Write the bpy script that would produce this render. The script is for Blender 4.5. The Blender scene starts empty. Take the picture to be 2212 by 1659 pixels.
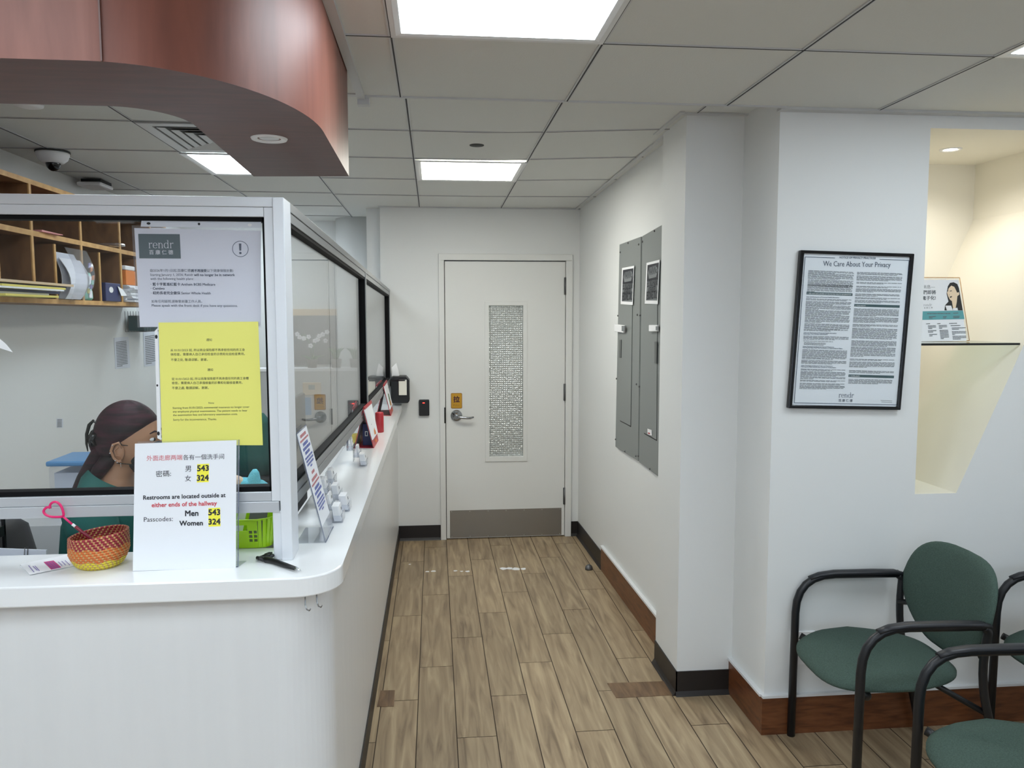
import bpy, bmesh, math, random
from mathutils import Vector as V, Matrix
from math import sin, cos, pi, radians, atan2, sqrt
random.seed(7)
S = bpy.context.scene
COL = S.collection

# ------------------------------------------------------------------ camera
F_PX, PITCH, YAW, ROLL, HC = 1699.93, 0.0864, 0.0983, -0.0012, 1.7152
CX, CY = 1106.0, 829.5
fw = V((sin(YAW)*cos(PITCH), cos(YAW)*cos(PITCH), -sin(PITCH)))
r0 = V((cos(YAW), -sin(YAW), 0)); u0 = r0.cross(fw)
rt = r0*cos(ROLL)+u0*sin(ROLL); up = -r0*sin(ROLL)+u0*cos(ROLL)
CAM = V((0, 0, HC))
cd = bpy.data.cameras.new('camera'); cam = bpy.data.objects.new('camera', cd); COL.objects.link(cam)
cd.sensor_width = 36; cd.lens = F_PX/2212*36; cd.clip_start = .05
cam.matrix_world = Matrix(((rt.x, up.x, -fw.x, 0), (rt.y, up.y, -fw.y, 0), (rt.z, up.z, -fw.z, HC), (0, 0, 0, 1)))
S.camera = cam
# survey of the photograph: the point where a sight line meets a real plane of the room
def ray(u, v): return rt*((u-CX)/F_PX)-up*((v-CY)/F_PX)+fw
def onpl(u, v, p, n):
    d = ray(u, v); return CAM+d*((p-CAM).dot(n)/d.dot(n))
def onx(u, v, x): return onpl(u, v, V((x, 0, 0)), V((1, 0, 0)))
def ony(u, v, y): return onpl(u, v, V((0, y, 0)), V((0, 1, 0)))
def onz(u, v, z): return onpl(u, v, V((0, 0, z)), V((0, 0, 1)))

# ------------------------------------------------------------------ world, exposure
w = bpy.data.worlds.new('world'); S.world = w; w.use_nodes = True
w.node_tree.nodes['Background'].inputs[0].default_value = (.9, .95, 1, 1)
w.node_tree.nodes['Background'].inputs[1].default_value = .3
S.view_settings.view_transform = 'Standard'; S.view_settings.look = 'None'
S.view_settings.gamma = 1; S.view_settings.use_curve_mapping = False
S.view_settings.exposure = 0.84
PANEL_L = 7.2        # radiance of the ceiling panels
S.cycles.max_bounces = 10; S.cycles.transparent_max_bounces = 24; S.cycles.diffuse_bounces = 6

# ------------------------------------------------------------------ materials
def lin(c): c /= 255; return c/12.92 if c <= .04045 else ((c+.055)/1.055)**2.4
def rgb(*c): return (lin(c[0]), lin(c[1]), lin(c[2]), 1)
M = {}
def mat(name, col, rough=.5, metal=0, spec=.5, emit=None, bump=0, bscale=60, coat=0, alpha=None):
    m = bpy.data.materials.new(name); m.use_nodes = True; nt = m.node_tree; b = nt.nodes['Principled BSDF']
    b.inputs['Base Color'].default_value = rgb(*col); b.inputs['Roughness'].default_value = rough
    b.inputs['Metallic'].default_value = metal; b.inputs['Specular IOR Level'].default_value = spec
    b.inputs['Coat Weight'].default_value = coat
    if emit:
        b.inputs['Emission Color'].default_value = rgb(*emit[0]); b.inputs['Emission Strength'].default_value = emit[1]
    if bump:
        tc = nt.nodes.new('ShaderNodeTexCoord'); n = nt.nodes.new('ShaderNodeTexNoise'); n.inputs['Scale'].default_value = bscale
        n.inputs['Detail'].default_value = 4
        bp = nt.nodes.new('ShaderNodeBump'); bp.inputs['Strength'].default_value = bump; bp.inputs['Distance'].default_value = .01
        nt.links.new(tc.outputs['Object'], n.inputs['Vector']); nt.links.new(n.outputs['Fac'], bp.inputs['Height'])
        nt.links.new(bp.outputs['Normal'], b.inputs['Normal'])
    M[name] = m; return m
def vary(name, cols, scale, vec=(1, 1, 1), detail=4, dist=0, coords='Object', pos=None, island=0):
    """tint an existing material by stretched noise between the given colours (grain, smudges, cloth)"""
    m = M[name]; nt = m.node_tree; b = nt.nodes['Principled BSDF']; N = nt.nodes.new; L = nt.links.new
    tc = N('ShaderNodeTexCoord'); mp = N('ShaderNodeMapping'); mp.inputs['Scale'].default_value = vec
    L(tc.outputs[coords], mp.inputs['Vector'])
    src = mp.outputs['Vector']
    if island:
        g = N('ShaderNodeNewGeometry'); mu = N('ShaderNodeVectorMath'); mu.operation = 'SCALE'; cb = N('ShaderNodeCombineXYZ')
        for i in range(3): L(g.outputs['Random Per Island'], cb.inputs[i])
        L(cb.outputs[0], mu.inputs[0]); mu.inputs['Scale'].default_value = 40
        ad = N('ShaderNodeVectorMath'); ad.operation = 'ADD'; L(src, ad.inputs[0]); L(mu.outputs[0], ad.inputs[1]); src = ad.outputs[0]
    n = N('ShaderNodeTexNoise'); n.inputs['Scale'].default_value = scale; n.inputs['Detail'].default_value = detail
    n.inputs['Distortion'].default_value = dist; L(src, n.inputs['Vector'])
    rp = N('ShaderNodeValToRGB'); el = rp.color_ramp.elements
    pos = pos or [.3+.4*i/(len(cols)-1) for i in range(len(cols))]
    while len(el) < len(cols): el.new(.5)
    for i, c in enumerate(cols): el[i].position = pos[i]; el[i].color = rgb(*c)
    L(n.outputs['Fac'], rp.inputs['Fac'])
    out = rp.outputs['Color']
    if island:
        hs = N('ShaderNodeHueSaturation'); mr = N('ShaderNodeMapRange'); mr.inputs['To Min'].default_value = 1-island; mr.inputs['To Max'].default_value = 1+island
        L(g.outputs['Random Per Island'], mr.inputs['Value']); L(mr.outputs[0], hs.inputs['Value']); L(out, hs.inputs['Color']); out = hs.outputs['Color']
    L(out, b.inputs['Base Color']); return m

mat('wall', (226, 227, 226), .55, bump=.03, bscale=35)
mat('wall_niche', (232, 228, 216), .6, bump=.03, bscale=35)
mat('tile', (214, 215, 212), .9, bump=.1, bscale=180)
mat('grid', (196, 197, 198), .4); mat('slot', (28, 28, 34), .6)
mat('frame_white', (222, 223, 224), .35)
mat('door', (224, 224, 221), .4, bump=.02, bscale=20)
mat('black_base', (30, 25, 24), .45)
mat('brown_base', (98, 58, 32), .35); vary('brown_base', [(78, 43, 24), (106, 62, 34), (120, 74, 44)], 3, (3, 3, 18), 5, .4)
mat('cherry', (120, 70, 58), .46, spec=.42)
vary('cherry', [(108, 62, 50), (124, 72, 58), (136, 82, 67)], 1.5, (5, 5, .8), 6, 1.6)
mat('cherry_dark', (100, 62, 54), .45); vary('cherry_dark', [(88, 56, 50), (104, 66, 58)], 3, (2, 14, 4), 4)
mat('oak_edge', (205, 160, 95), .5); vary('oak_edge', [(186, 138, 78), (216, 172, 108)], 8, (2, 2, 2))
mat('ply', (128, 92, 60), .55); vary('ply', [(104, 70, 44), (140, 100, 66)], 4, (2, 6, 1), 5, 1.5)
mat('grout', (70, 58, 48), .9)
mat('plank', (150, 125, 95), .42)
vary('plank', [(116, 97, 75), (149, 128, 101), (163, 142, 113), (183, 163, 131)], 2.0, (15, 1.2, 1), 9, .9, pos=[.26, .44, .57, .76], island=.09)
mat('patch', (120, 92, 66), .45); vary('patch', [(92, 68, 48), (132, 104, 76)], 3, (14, 2, 1), 5, .6)
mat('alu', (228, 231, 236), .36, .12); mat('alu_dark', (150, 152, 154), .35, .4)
mat('alu_base', (196, 199, 204), .34, .25)
mat('gasket', (8, 8, 11), .7, spec=.2)
mat('counter_top', (240, 241, 242), .18, coat=.2); mat('counter_side', (228, 229, 230), .3)
vary('counter_side', [(227, 228, 229), (230, 231, 232)], 2.5, (8, 8, .8), 3)
mat('steel', (190, 188, 184), .32, 1); mat('chrome', (165, 168, 172), .22, 1); mat('kick', (150, 145, 138), .38, .85)
mat('hinge', (105, 105, 106), .45, .6)
mat('black', (16, 16, 18), .4); mat('black_soft', (20, 20, 23), .55); mat('black_gloss', (10, 10, 12), .12)
mat('white', (238, 238, 240), .5); mat('paper', (236, 238, 243), .6); mat('paper_yellow', (240, 236, 122), .6)
mat('paper_cool', (214, 218, 228), .45)
mat('grey_panel', (133, 137, 135), .42, .1); mat('grey_panel_dark', (96, 99, 98), .45); mat('sticker_grey', (120, 124, 126), .5)
mat('ink', (38, 40, 48), .6); mat('ink_navy', (62, 76, 98), .6); mat('ink_grey', (104, 108, 112), .7); mat('ink_red', (206, 78, 88), .6)
mat('ink_blue', (106, 116, 178), .6); mat('ink_pink', (196, 128, 132), .6); mat('rendr_green', (46, 78, 82), .5); mat('teal_band', (92, 160, 166), .5)
mat('highlight', (248, 240, 70), .6); mat('sign_gold', (196, 146, 20), .4); mat('sign_gold_edge', (150, 100, 14), .4); mat('ink_maroon', (66, 14, 32), .5)
mat('ink_gold', (138, 100, 18), .5)
mat('chair_fabric', (70, 88, 80), .85, spec=.2, bump=.25, bscale=500); vary('chair_fabric', [(63, 79, 72), (77, 95, 87)], 260, (1, 1, 1), 2)
mat('chair_frame', (21, 22, 26), .38); mat('chair_pad', (30, 31, 36), .42)
mat('red_card', (176, 40, 50), .4); mat('grey_card', (118, 116, 120), .6); mat('pink', (226, 38, 110), .25); mat('crimson', (120, 18, 42), .35)
mat('lime', (168, 214, 22), .3); mat('plush_blue', (120, 208, 226), .9, bump=.4, bscale=200); mat('plush_cream', (240, 206, 176), .9, bump=.3, bscale=200)
mat('scrubs', (22, 88, 82), .8, bump=.15, bscale=40); mat('skin', (176, 128, 98), .5); mat('hair', (46, 22, 30), .6, spec=.22)
vary('hair', [(22, 13, 17), (44, 20, 28), (66, 30, 42)], 5, (1.5, 5, 14), 1, .3)
mat('mask', (16, 17, 19), .7); mat('orange', (222, 130, 58), .6); mat('blue_dark', (28, 38, 92), .4); mat('mint', (128, 198, 178), .35)
mat('blue_tote', (96, 150, 200), .3); mat('leaf', (86, 122, 78), .6); mat('petal', (240, 240, 244), .6); mat('pot', (120, 112, 108), .6)
mat('beige', (214, 190, 158), .6); mat('pinkpaper', (222, 150, 150), .6); mat('yellowpaper', (226, 212, 110), .6); mat('purple', (120, 106, 170), .6)
mat('magenta', (196, 66, 128), .5); mat('lens', (18, 16, 18), .08); mat('vent_dark', (60, 62, 60), .7)
mat('red_led', (255, 40, 40), .4, emit=((255, 50, 40), 2.5)); mat('silver', (210, 212, 214), .2, .9); mat('skin_print', (238, 214, 184), .6); mat('hair_print', (40, 38, 36), .6)
mat('glow', (255, 255, 255), .5, emit=((233, 246, 255), PANEL_L)); mat('glow_warm', (255, 255, 250), .5, emit=((255, 254, 243), PANEL_L*1.7))
mat('added_daylight', (230, 240, 255), .5, emit=((222, 236, 255), .8))  # cool glow for the unseen window added behind the camera
mat('bulb', (255, 240, 210), .5, emit=((255, 240, 214), 12)); mat('bulb_off', (206, 208, 210), .25)
def glassy(name, tint, base=.04, rough=.0, opac=0.0, opcol=(238, 241, 246)):
    m = bpy.data.materials.new(name); m.use_nodes = True; nt = m.node_tree; nt.nodes.clear(); N = nt.nodes.new; L = nt.links.new
    o = N('ShaderNodeOutputMaterial'); mx = N('ShaderNodeMixShader'); t = N('ShaderNodeBsdfTransparent'); g = N('ShaderNodeBsdfGlossy')
    t.inputs[0].default_value = rgb(*tint); g.inputs['Roughness'].default_value = rough
    lw = N('ShaderNodeLayerWeight'); lw.inputs['Blend'].default_value = .5
    p = N('ShaderNodeMath'); p.operation = 'POWER'; p.inputs[1].default_value = 5; L(lw.outputs['Facing'], p.inputs[0])
    a = N('ShaderNodeMath'); a.operation = 'MULTIPLY_ADD'; a.inputs[1].default_value = 1-base; a.inputs[2].default_value = base
    L(p.outputs[0], a.inputs[0]); L(a.outputs[0], mx.inputs[0]); L(g.outputs[0], mx.inputs[2])
    if opac:
        d = N('ShaderNodeBsdfDiffuse'); d.inputs[0].default_value = rgb(*opcol); m2 = N('ShaderNodeMixShader'); m2.inputs[0].default_value = opac
        L(t.outputs[0], m2.inputs[1]); L(d.outputs[0], m2.inputs[2]); L(m2.outputs[0], mx.inputs[1])
    else: L(t.outputs[0], mx.inputs[1])
    L(mx.outputs[0], o.inputs[0]); M[name] = m
glassy('glass', (252, 253, 253)); glassy('acrylic', (250, 251, 253), .04, .02, .05); glassy('sleeve', (252, 252, 254), .04, .06, .05)
glassy('acrylic_edge', (190, 196, 214), .1, .05, .25, (170, 176, 200)); glassy('shelf_glass', (242, 248, 245))
# obscure door glass
m = mat('obscure', (196, 200, 198), .2, .45); nt = m.node_tree; N = nt.nodes.new; L = nt.links.new
tc = N('ShaderNodeTexCoord'); mp = N('ShaderNodeMapping'); mp.inputs['Scale'].default_value = (62, 62, 62); vo = N('ShaderNodeTexVoronoi'); vo.inputs['Scale'].default_value = 1; vo.inputs['Randomness'].default_value = .22
bp = N('ShaderNodeBump'); bp.inputs['Strength'].default_value = .9; bp.inputs['Distance'].default_value = .012
L(tc.outputs['Object'], mp.inputs[0]); L(mp.outputs[0], vo.inputs['Vector']); L(vo.outputs['Distance'], bp.inputs['Height']); L(bp.outputs[0], nt.nodes['Principled BSDF'].inputs['Normal'])
# coiled basket: stitches slant round the wall, colours change in bands with height
m = mat('coil', (150, 60, 50), .55); nt = m.node_tree; N = nt.nodes.new; L = nt.links.new
tc = N('ShaderNodeTexCoord'); sp = N('ShaderNodeSeparateXYZ'); L(tc.outputs['Object'], sp.inputs[0])
def mth(op, a, b=None, c=None):
    n = N('ShaderNodeMath'); n.operation = op
    for i, x in enumerate((a, b, c)):
        if x is None: continue
        if hasattr(x, 'links') or hasattr(x, 'is_linked'): L(x, n.inputs[i])
        else: n.inputs[i].default_value = x
    return n.outputs[0]
ang = mth('ARCTAN2', sp.outputs['Y'], sp.outputs['X']); row = mth('FLOOR', mth('MULTIPLY', sp.outputs['Z'], 1/.0063))
ph = mth('FRACT', mth('ADD', mth('MULTIPLY', ang, 34/(2*pi)), mth('MULTIPLY', row, .34)))
st = mth('GREATER_THAN', ph, .66)
hn = mth('ADD', sp.outputs['Z'], mth('MULTIPLY', mth('SINE', mth('MULTIPLY', ang, 9)), .003))
rp = N('ShaderNodeValToRGB'); rp.color_ramp.interpolation = 'CONSTANT'; e = rp.color_ramp.elements
e[0].position = 0; e[0].color = rgb(222, 206, 60); e[1].position = .27; e[1].color = rgb(206, 106, 46); e2 = e.new(.66); e2.color = rgb(150, 34, 52)
mr = N('ShaderNodeMapRange'); mr.inputs['From Max'].default_value = .09; L(hn, mr.inputs['Value']); L(mr.outputs[0], rp.inputs[0])
mx = N('ShaderNodeMix'); mx.data_type = 'RGBA'; L(st, mx.inputs['Factor']); L(rp.outputs[0], mx.inputs[6]); mx.inputs[7].default_value = rgb(196, 158, 100)
L(mx.outputs[2], nt.nodes['Principled BSDF'].inputs['Base Color'])

# ------------------------------------------------------------------ mesh builder
class MB:
    def __init__(s): s.v = []; s.f = []; s.sm = []
    def add(s, vs, fs, smooth=False):
        o = len(s.v); s.v += [V(p) for p in vs]
        for f in fs: s.f.append(tuple(o+i for i in f)); s.sm.append(smooth)
        return s
    def box(s, a, b):
        (x0, y0, z0), (x1, y1, z1) = a, b
        return s.hexa([(x0, y0, z0), (x1, y0, z0), (x1, y1, z0), (x0, y1, z0)], [(x0, y0, z1), (x1, y0, z1), (x1, y1, z1), (x0, y1, z1)])
    def hexa(s, lo, hi):
        n = len(lo)
        return s.add(list(lo)+list(hi), [tuple(range(n-1, -1, -1)), tuple(range(n, 2*n))]+[(i, (i+1) % n, n+(i+1) % n, n+i) for i in range(n)])
    def prism(s, poly, d, smooth=False):
        poly = [V(p) for p in poly]; d = V(d); n = len(poly)
        s.add(poly+[p+d for p in poly], [tuple(range(n-1, -1, -1)), tuple(range(n, 2*n))])
        s.add(poly+[p+d for p in poly], [(i, (i+1) % n, n+(i+1) % n, n+i) for i in range(n)], smooth); return s
    def slab(s, pts, n, t):
        return s.prism(pts, V(n).normalized()*t)
    def ring(s, outer, inner, d):
        outer = [V(p) for p in outer]; inner = [V(p) for p in inner]; d = V(d); n = len(outer)
        A, B, C, D = outer, inner, [p+d for p in outer], [p+d for p in inner]
        fs = []
        for i in range(n):
            j = (i+1) % n
            fs += [(i, j, n+j, n+i), (2*n+i, 3*n+i, 3*n+j, 2*n+j), (i, 2*n+i, 2*n+j, j), (n+i, n+j, 3*n+j, 3*n+i)]
        return s.add(A+B+C+D, fs)
    def tube(s, path, r, seg=10, closed=False, flat=1, flatdir=None):
        path = [V(p) for p in path]; n = len(path); vs = []; fs = []
        rr = r if hasattr(r, '__len__') else [r]*n
        T = [(path[(i+1) % n if closed else min(i+1, n-1)]-path[i-1 if (closed or i) else 0]).normalized() for i in range(n)]
        a = flatdir and V(flatdir) or (V((0, 0, 1)) if abs(T[0].z) < .9 else V((1, 0, 0)))
        for i in range(n):
            a = (a-T[i]*a.dot(T[i])).normalized() if not flatdir else (V(flatdir)-T[i]*V(flatdir).dot(T[i])).normalized()
            b = T[i].cross(a)
            for k in range(seg):
                t = 2*pi*k/seg; vs.append(path[i]+(a*cos(t)*flat+b*sin(t))*rr[i])
        m = n if closed else n-1
        for i in range(m):
            for k in range(seg):
                j = (i+1) % n; fs.append((i*seg+k, i*seg+(k+1) % seg, j*seg+(k+1) % seg, j*seg+k))
        s.add(vs, fs, True)
        if not closed:
            s.add(vs[:seg], [tuple(range(seg-1, -1, -1))]); s.add(vs[-seg:], [tuple(range(seg))])
        return s
    def lathe(s, prof, c=(0, 0, 0), seg=32, axis='z', smooth=True):
        vs = []; fs = []; n = len(prof)
        for k in range(seg):
            t = 2*pi*k/seg
            for r, h in prof:
                p = (r*cos(t), r*sin(t), h)
                if axis == 'y': p = (p[0], h, p[1])
                if axis == 'x': p = (h, p[0], p[1])
                vs.append(V(p)+V(c))
        for k in range(seg):
            k2 = (k+1) % seg
            for i in range(n-1): fs.append((k*n+i, k2*n+i, k2*n+i+1, k*n+i+1))
        s.add(vs, fs, smooth)
        for i in (0, n-1):
            if prof[i][0] > 1e-6: s.add([vs[k*n+i] for k in range(seg)], [tuple(range(seg))])
        return s
    def loft(s, rings, seg=20, cap=True):
        """rings: (centre, axis vector a, axis vector b)"""
        vs = []; fs = []; n = len(rings)
        for c, a, b in rings:
            for k in range(seg):
                t = 2*pi*k/seg; vs.append(V(c)+V(a)*cos(t)+V(b)*sin(t))
        for i in range(n-1):
            for k in range(seg): fs.append((i*seg+k, i*seg+(k+1) % seg, (i+1)*seg+(k+1) % seg, (i+1)*seg+k))
        if cap: fs += [tuple(range(seg-1, -1, -1)), tuple((n-1)*seg+k for k in range(seg))]
        return s.add(vs, fs, True)
    def ball(s, c, r, seg=16):
        r = (r, r, r) if not hasattr(r, '__len__') else r
        vs = []; fs = []; n = seg//2
        for i in range(n+1):
            a = pi*i/n
            for k in range(seg):
                t = 2*pi*k/seg; vs.append(V(c)+V((r[0]*sin(a)*cos(t), r[1]*sin(a)*sin(t), -r[2]*cos(a))))
        for i in range(n):
            for k in range(seg): fs.append((i*seg+k, i*seg+(k+1) % seg, (i+1)*seg+(k+1) % seg, (i+1)*seg+k))
        return s.add(vs, fs, True)

def base_of(mb):
    xs = [p.x for p in mb.v]; ys = [p.y for p in mb.v]; zs = [p.z for p in mb.v]
    return V(((min(xs)+max(xs))/2, (min(ys)+max(ys))/2, min(zs)))
def obj(name, mb, m, parent=None, bevel=0, weld=False, remesh=0, sub=0, org=None):
    me = bpy.data.meshes.new(name); o0 = V(org) if org is not None else base_of(mb)
    me.from_pydata([p-o0 for p in mb.v], [], mb.f)
    me.polygons.foreach_set('use_smooth', mb.sm)
    bm = bmesh.new(); bm.from_mesh(me); bmesh.ops.remove_doubles(bm, verts=bm.verts, dist=1e-5)
    bmesh.ops.recalc_face_normals(bm, faces=bm.faces); bm.to_mesh(me); bm.free()
    o = bpy.data.objects.new(name, me); COL.objects.link(o); me.materials.append(M[m])
    o.location = o0
    if parent: o.parent = parent
    if remesh:
        r = o.modifiers.new('r', 'REMESH'); r.mode = 'VOXEL'; r.voxel_size = remesh; r.use_smooth_shade = True
        q = o.modifiers.new('s', 'SMOOTH'); q.iterations = 4; q.factor = .5
    if sub: q = o.modifiers.new('s', 'SUBSURF'); q.levels = sub; q.render_levels = sub
    if bevel:
        q = o.modifiers.new('b', 'BEVEL'); q.width = bevel; q.segments = 2; q.limit_method = 'ANGLE'; q.angle_limit = radians(40)
    o['_l'] = tuple(o0)
    if parent: # parent inverse is the inverse of the parent's own world translation
        pl = V(parent['_l']) if '_l' in parent else V(); o.matrix_parent_inverse = Matrix.Translation(-pl)
    return o
def tag(o, label, cat, group=None):
    o['label'] = label; o['category'] = cat
    if group: o['group'] = group
    return o
def thing(name, label, cat, loc, group=None):
    o = bpy.data.objects.new(name, None); COL.objects.link(o); o.location = loc; o['_l'] = tuple(loc); o.empty_display_size = .05
    return tag(o, label, cat, group)
def struct(name, mb, m, parent=None, **k):
    o = obj(name, mb, m, parent, **k)
    if not parent: o['kind'] = 'structure'
    return o

# ------------------------------------------------------------------ lettering
_tc = {}
def glyphs(s, bold=0, shear=0, space=1.0):
    k = (s, bold, shear, space)
    if k not in _tc:
        c = bpy.data.curves.new('t', 'FONT'); c.body = s; c.size = 1; c.resolution_u = 2; c.offset = bold; c.shear = shear; c.space_character = space
        o = bpy.data.objects.new('t', c); COL.objects.link(o); bpy.context.view_layer.update()
        dg = bpy.context.evaluated_depsgraph_get(); e = o.evaluated_get(dg); me = e.to_mesh()
        vs = [tuple(v.co) for v in me.vertices]; fs = [tuple(p.vertices) for p in me.polygons]
        e.to_mesh_clear(); bpy.data.objects.remove(o); bpy.data.curves.remove(c); _tc[k] = (vs, fs)
    return _tc[k]
def write(mb, s, p0, p1, n, bold=0, hk=1.0, off=.0008, shear=0, space=1.0):
    """letters from p0 to p1 (baseline), standing on the surface with normal n"""
    vs, fs = glyphs(s, 0, shear, space)
    x0 = min(v[0] for v in vs); x1 = max(v[0] for v in vs)
    d = p1-p0; k = d.length/(x1-x0); xd = d.normalized(); n = n.normalized(); yd = n.cross(xd)
    for i, (a, b) in enumerate(((-1, -1), (1, -1), (-1, 1), (1, 1)) if bold else ((0, 0),)):
        mb.add([p0+xd*(v[0]-x0+a*bold*.8)*k+yd*(v[1]+b*bold*.8)*k*hk+n*(off+i*2e-5) for v in vs], fs)
class Face:
    """a real flat surface in the room: maps survey pixels onto it"""
    def __init__(s, p, n): s.p = V(p); s.n = V(n).normalized(); s.n = s.n if s.n.dot(CAM-s.p) > 0 else -s.n
    def at(s, u, v, off=0): return onpl(u, v, s.p+s.n*off, s.n)
    def write(s, mb, txt, u0, v0, u1, v1, **k): write(mb, txt, s.at(u0, v0), s.at(u1, v1), s.n, **k)
    def quad(s, mb, pts, t=.0006, off=0): mb.slab([s.at(u, v, off) for u, v in pts], s.n, t)
def stroke(pts, ws):
    """outline polygons of a pen stroke, thick and thin"""
    out = []
    for i in range(len(pts)-1):
        a, b = V(pts[i]+(0,)), V(pts[i+1]+(0,)); d = (b-a).normalized(); q = V((-d.y, d.x, 0))
        out.append([a-q*ws[i]/2, b-q*ws[i+1]/2, b+q*ws[i+1]/2, a+q*ws[i]/2])
    return out
def rendr_polys():
    P = []; x = 0
    def rect(a, b, c, d): P.append([V((a, b, 0)), V((c, b, 0)), V((c, d, 0)), V((a, d, 0))])
    def arc(cx, cy, rx, ry, a0, a1, w0, w1, n=14):
        pts = []; ws = []
        for i in range(n+1):
            t = radians(a0+(a1-a0)*i/n); pts.append((cx+rx*cos(t), cy+ry*sin(t))); ws.append(w0+(w1-w0)*abs(cos(t)))
        P.extend(stroke(pts, ws))
    def r_(x):
        rect(x+.06, 0, x+.14, .66); rect(x, 0, x+.22, .03); rect(x, .63, x+.1, .66)
        arc(x+.31, .42, .18, .22, 165, 70, .03, .07); P.append([V((x+.3, .56, 0)), V((x+.42, .54, 0)), V((x+.44, .67, 0)), V((x+.32, .66, 0))])
    r_(0)
    ex = .5; arc(ex+.27, .33, .24, .32, 0, 320, .03, .085, 26); rect(ex+.06, .35, ex+.5, .385)
    nx = 1.12; rect(nx+.06, 0, nx+.14, .66); rect(nx, 0, nx+.22, .03); rect(nx, .63, nx+.1, .66); arc(nx+.3, .42, .18, .22, 170, 0, .03, .08); rect(nx+.44, 0, nx+.52, .45); rect(nx+.37, 0, nx+.6, .03)
    dx = 1.8; arc(dx+.27, .33, .24, .32, 30, 330, .03, .085, 24); rect(dx+.45, 0, dx+.53, .98); rect(dx+.36, .95, dx+.5, .98); rect(dx+.5, 0, dx+.6, .03)
    r_(2.5)
    return P
RP = rendr_polys()
def write_rendr(mb, p0, p1, n, off=.0012, hk=1.0):
    d = p1-p0; k = d.length/2.94; xd = d.normalized(); yd = n.normalized().cross(xd)
    for q in RP: mb.add([p0+xd*v.x*k+yd*v.y*k*hk+n.normalized()*off for v in q], [tuple(range(len(q)))])
def lines(parent, m, fc, tf, L_, off, name='text_line', hk=1.0):
    for s_, a, b, bo in L_:
        h = MB(); fc.write(h, s_, *tf(*a), *tf(*b), bold=bo, off=off, hk=hk); obj(name, h, m, parent)
def fine_print(mb, fc, A, B, rows, short=None, wordy=True, h=.45):
    """rows of unreadably small print between A=(uL,vT,uR,vT') and B=(uL,vB,uR,vB')"""
    for i in range(rows):
        t = (i+.5)/rows
        ul, vl = A[0]+(B[0]-A[0])*t, A[1]+(B[1]-A[1])*t; ur, vr = A[2]+(B[2]-A[2])*t, A[3]+(B[3]-A[3])*t
        hh = abs(B[1]-A[1])/rows*h/2; end = 1 if not (short and i == rows-1) else short
        x = 0
        while x < end-.01:
            wd = min(random.uniform(.05, .16), end-x); a, b = x, x+wd-.012
            if wd < .03: break
            q = lambda k, s: fc.at(ul+(ur-ul)*k, vl+(vr-vl)*k+s*hh, .0007)
            mb.add([q(a, 1), q(b, 1), q(b, -1), q(a, -1)], [(0, 1, 2, 3)]); x += wd

# ================================================================== THE SETTING
D = 5.96
mb = MB(); mb.box((-3.6, -3, -.06), (4.2, 7.6, -.004)); fl = struct('floor', mb, 'grout')
mb = MB(); W, LN = .1635, 1.005
for k in range(-24, 26):
    xa = -.087+W*k; ph = {0: 5.757, 1: 5.09, 2: 5.43}[(k) % 3]
    y = ph-LN*9
    while y < 7.6:
        y0, y1 = max(y, -3), min(y+LN, 7.6)
        if y1-y0 > .01 and xa > -3.5 and xa+W < 4.2: mb.add([(xa+.002, y0+.0018, 0), (xa+W-.002, y0+.0018, 0), (xa+W-.002, y1-.0018, 0), (xa+.002, y1-.0018, 0)], [(0, 1, 2, 3)])
        y += LN
pl = obj('planks', mb, 'plank', fl)
mb = MB(); mb.slab([onz(1311, 1476, .0005), onz(1452, 1471, .0005), onz(1474, 1501, .0005), onz(1331, 1508, .0005)], (0, 0, 1), .001)
tag(obj('floor_patch', mb, 'patch'), 'brown vinyl patch strip stuck on the planks in front of the square column', 'floor patch', 'floor patches')
mb = MB(); mb.slab([onz(822, 1492, .0005), onz(853, 1491, .0005), onz(851, 1526, .0005), onz(814, 1527, .0005)], (0, 0, 1), .001)
tag(obj('floor_patch', mb, 'patch'), 'small dark square vinyl patch on the floor beside the counter skirting', 'floor patch', 'floor patches')

ZN = 2.506
def zf(x, y):
    a = min(max((x-.35)/.75, 0), 1); t = min(max((D-y)/2.0, 0), 1); return 2.52+.012*t+.036*a*t
Y0 = 2.955
mb = MB(); mb.box((-3.6, -3, ZN), (4.2, Y0, ZN+.02)); ce = struct('ceiling', mb, 'tile')
mb = MB(); nx, ny = 24, 12
xs = [-2.3+i*(1.45+2.3)/nx for i in range(nx+1)]; ys = [Y0-.02+i*(7.7-Y0)/ny for i in range(ny+1)]
for lay in (0, .02):
    mb.add([(x, y, zf(x, y)+lay) for y in ys for x in xs], [(j*(nx+1)+i, j*(nx+1)+i+1, (j+1)*(nx+1)+i+1, (j+1)*(nx+1)+i) for j in range(ny) for i in range(nx)], True)
struct('ceiling', mb, 'tile')
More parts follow.
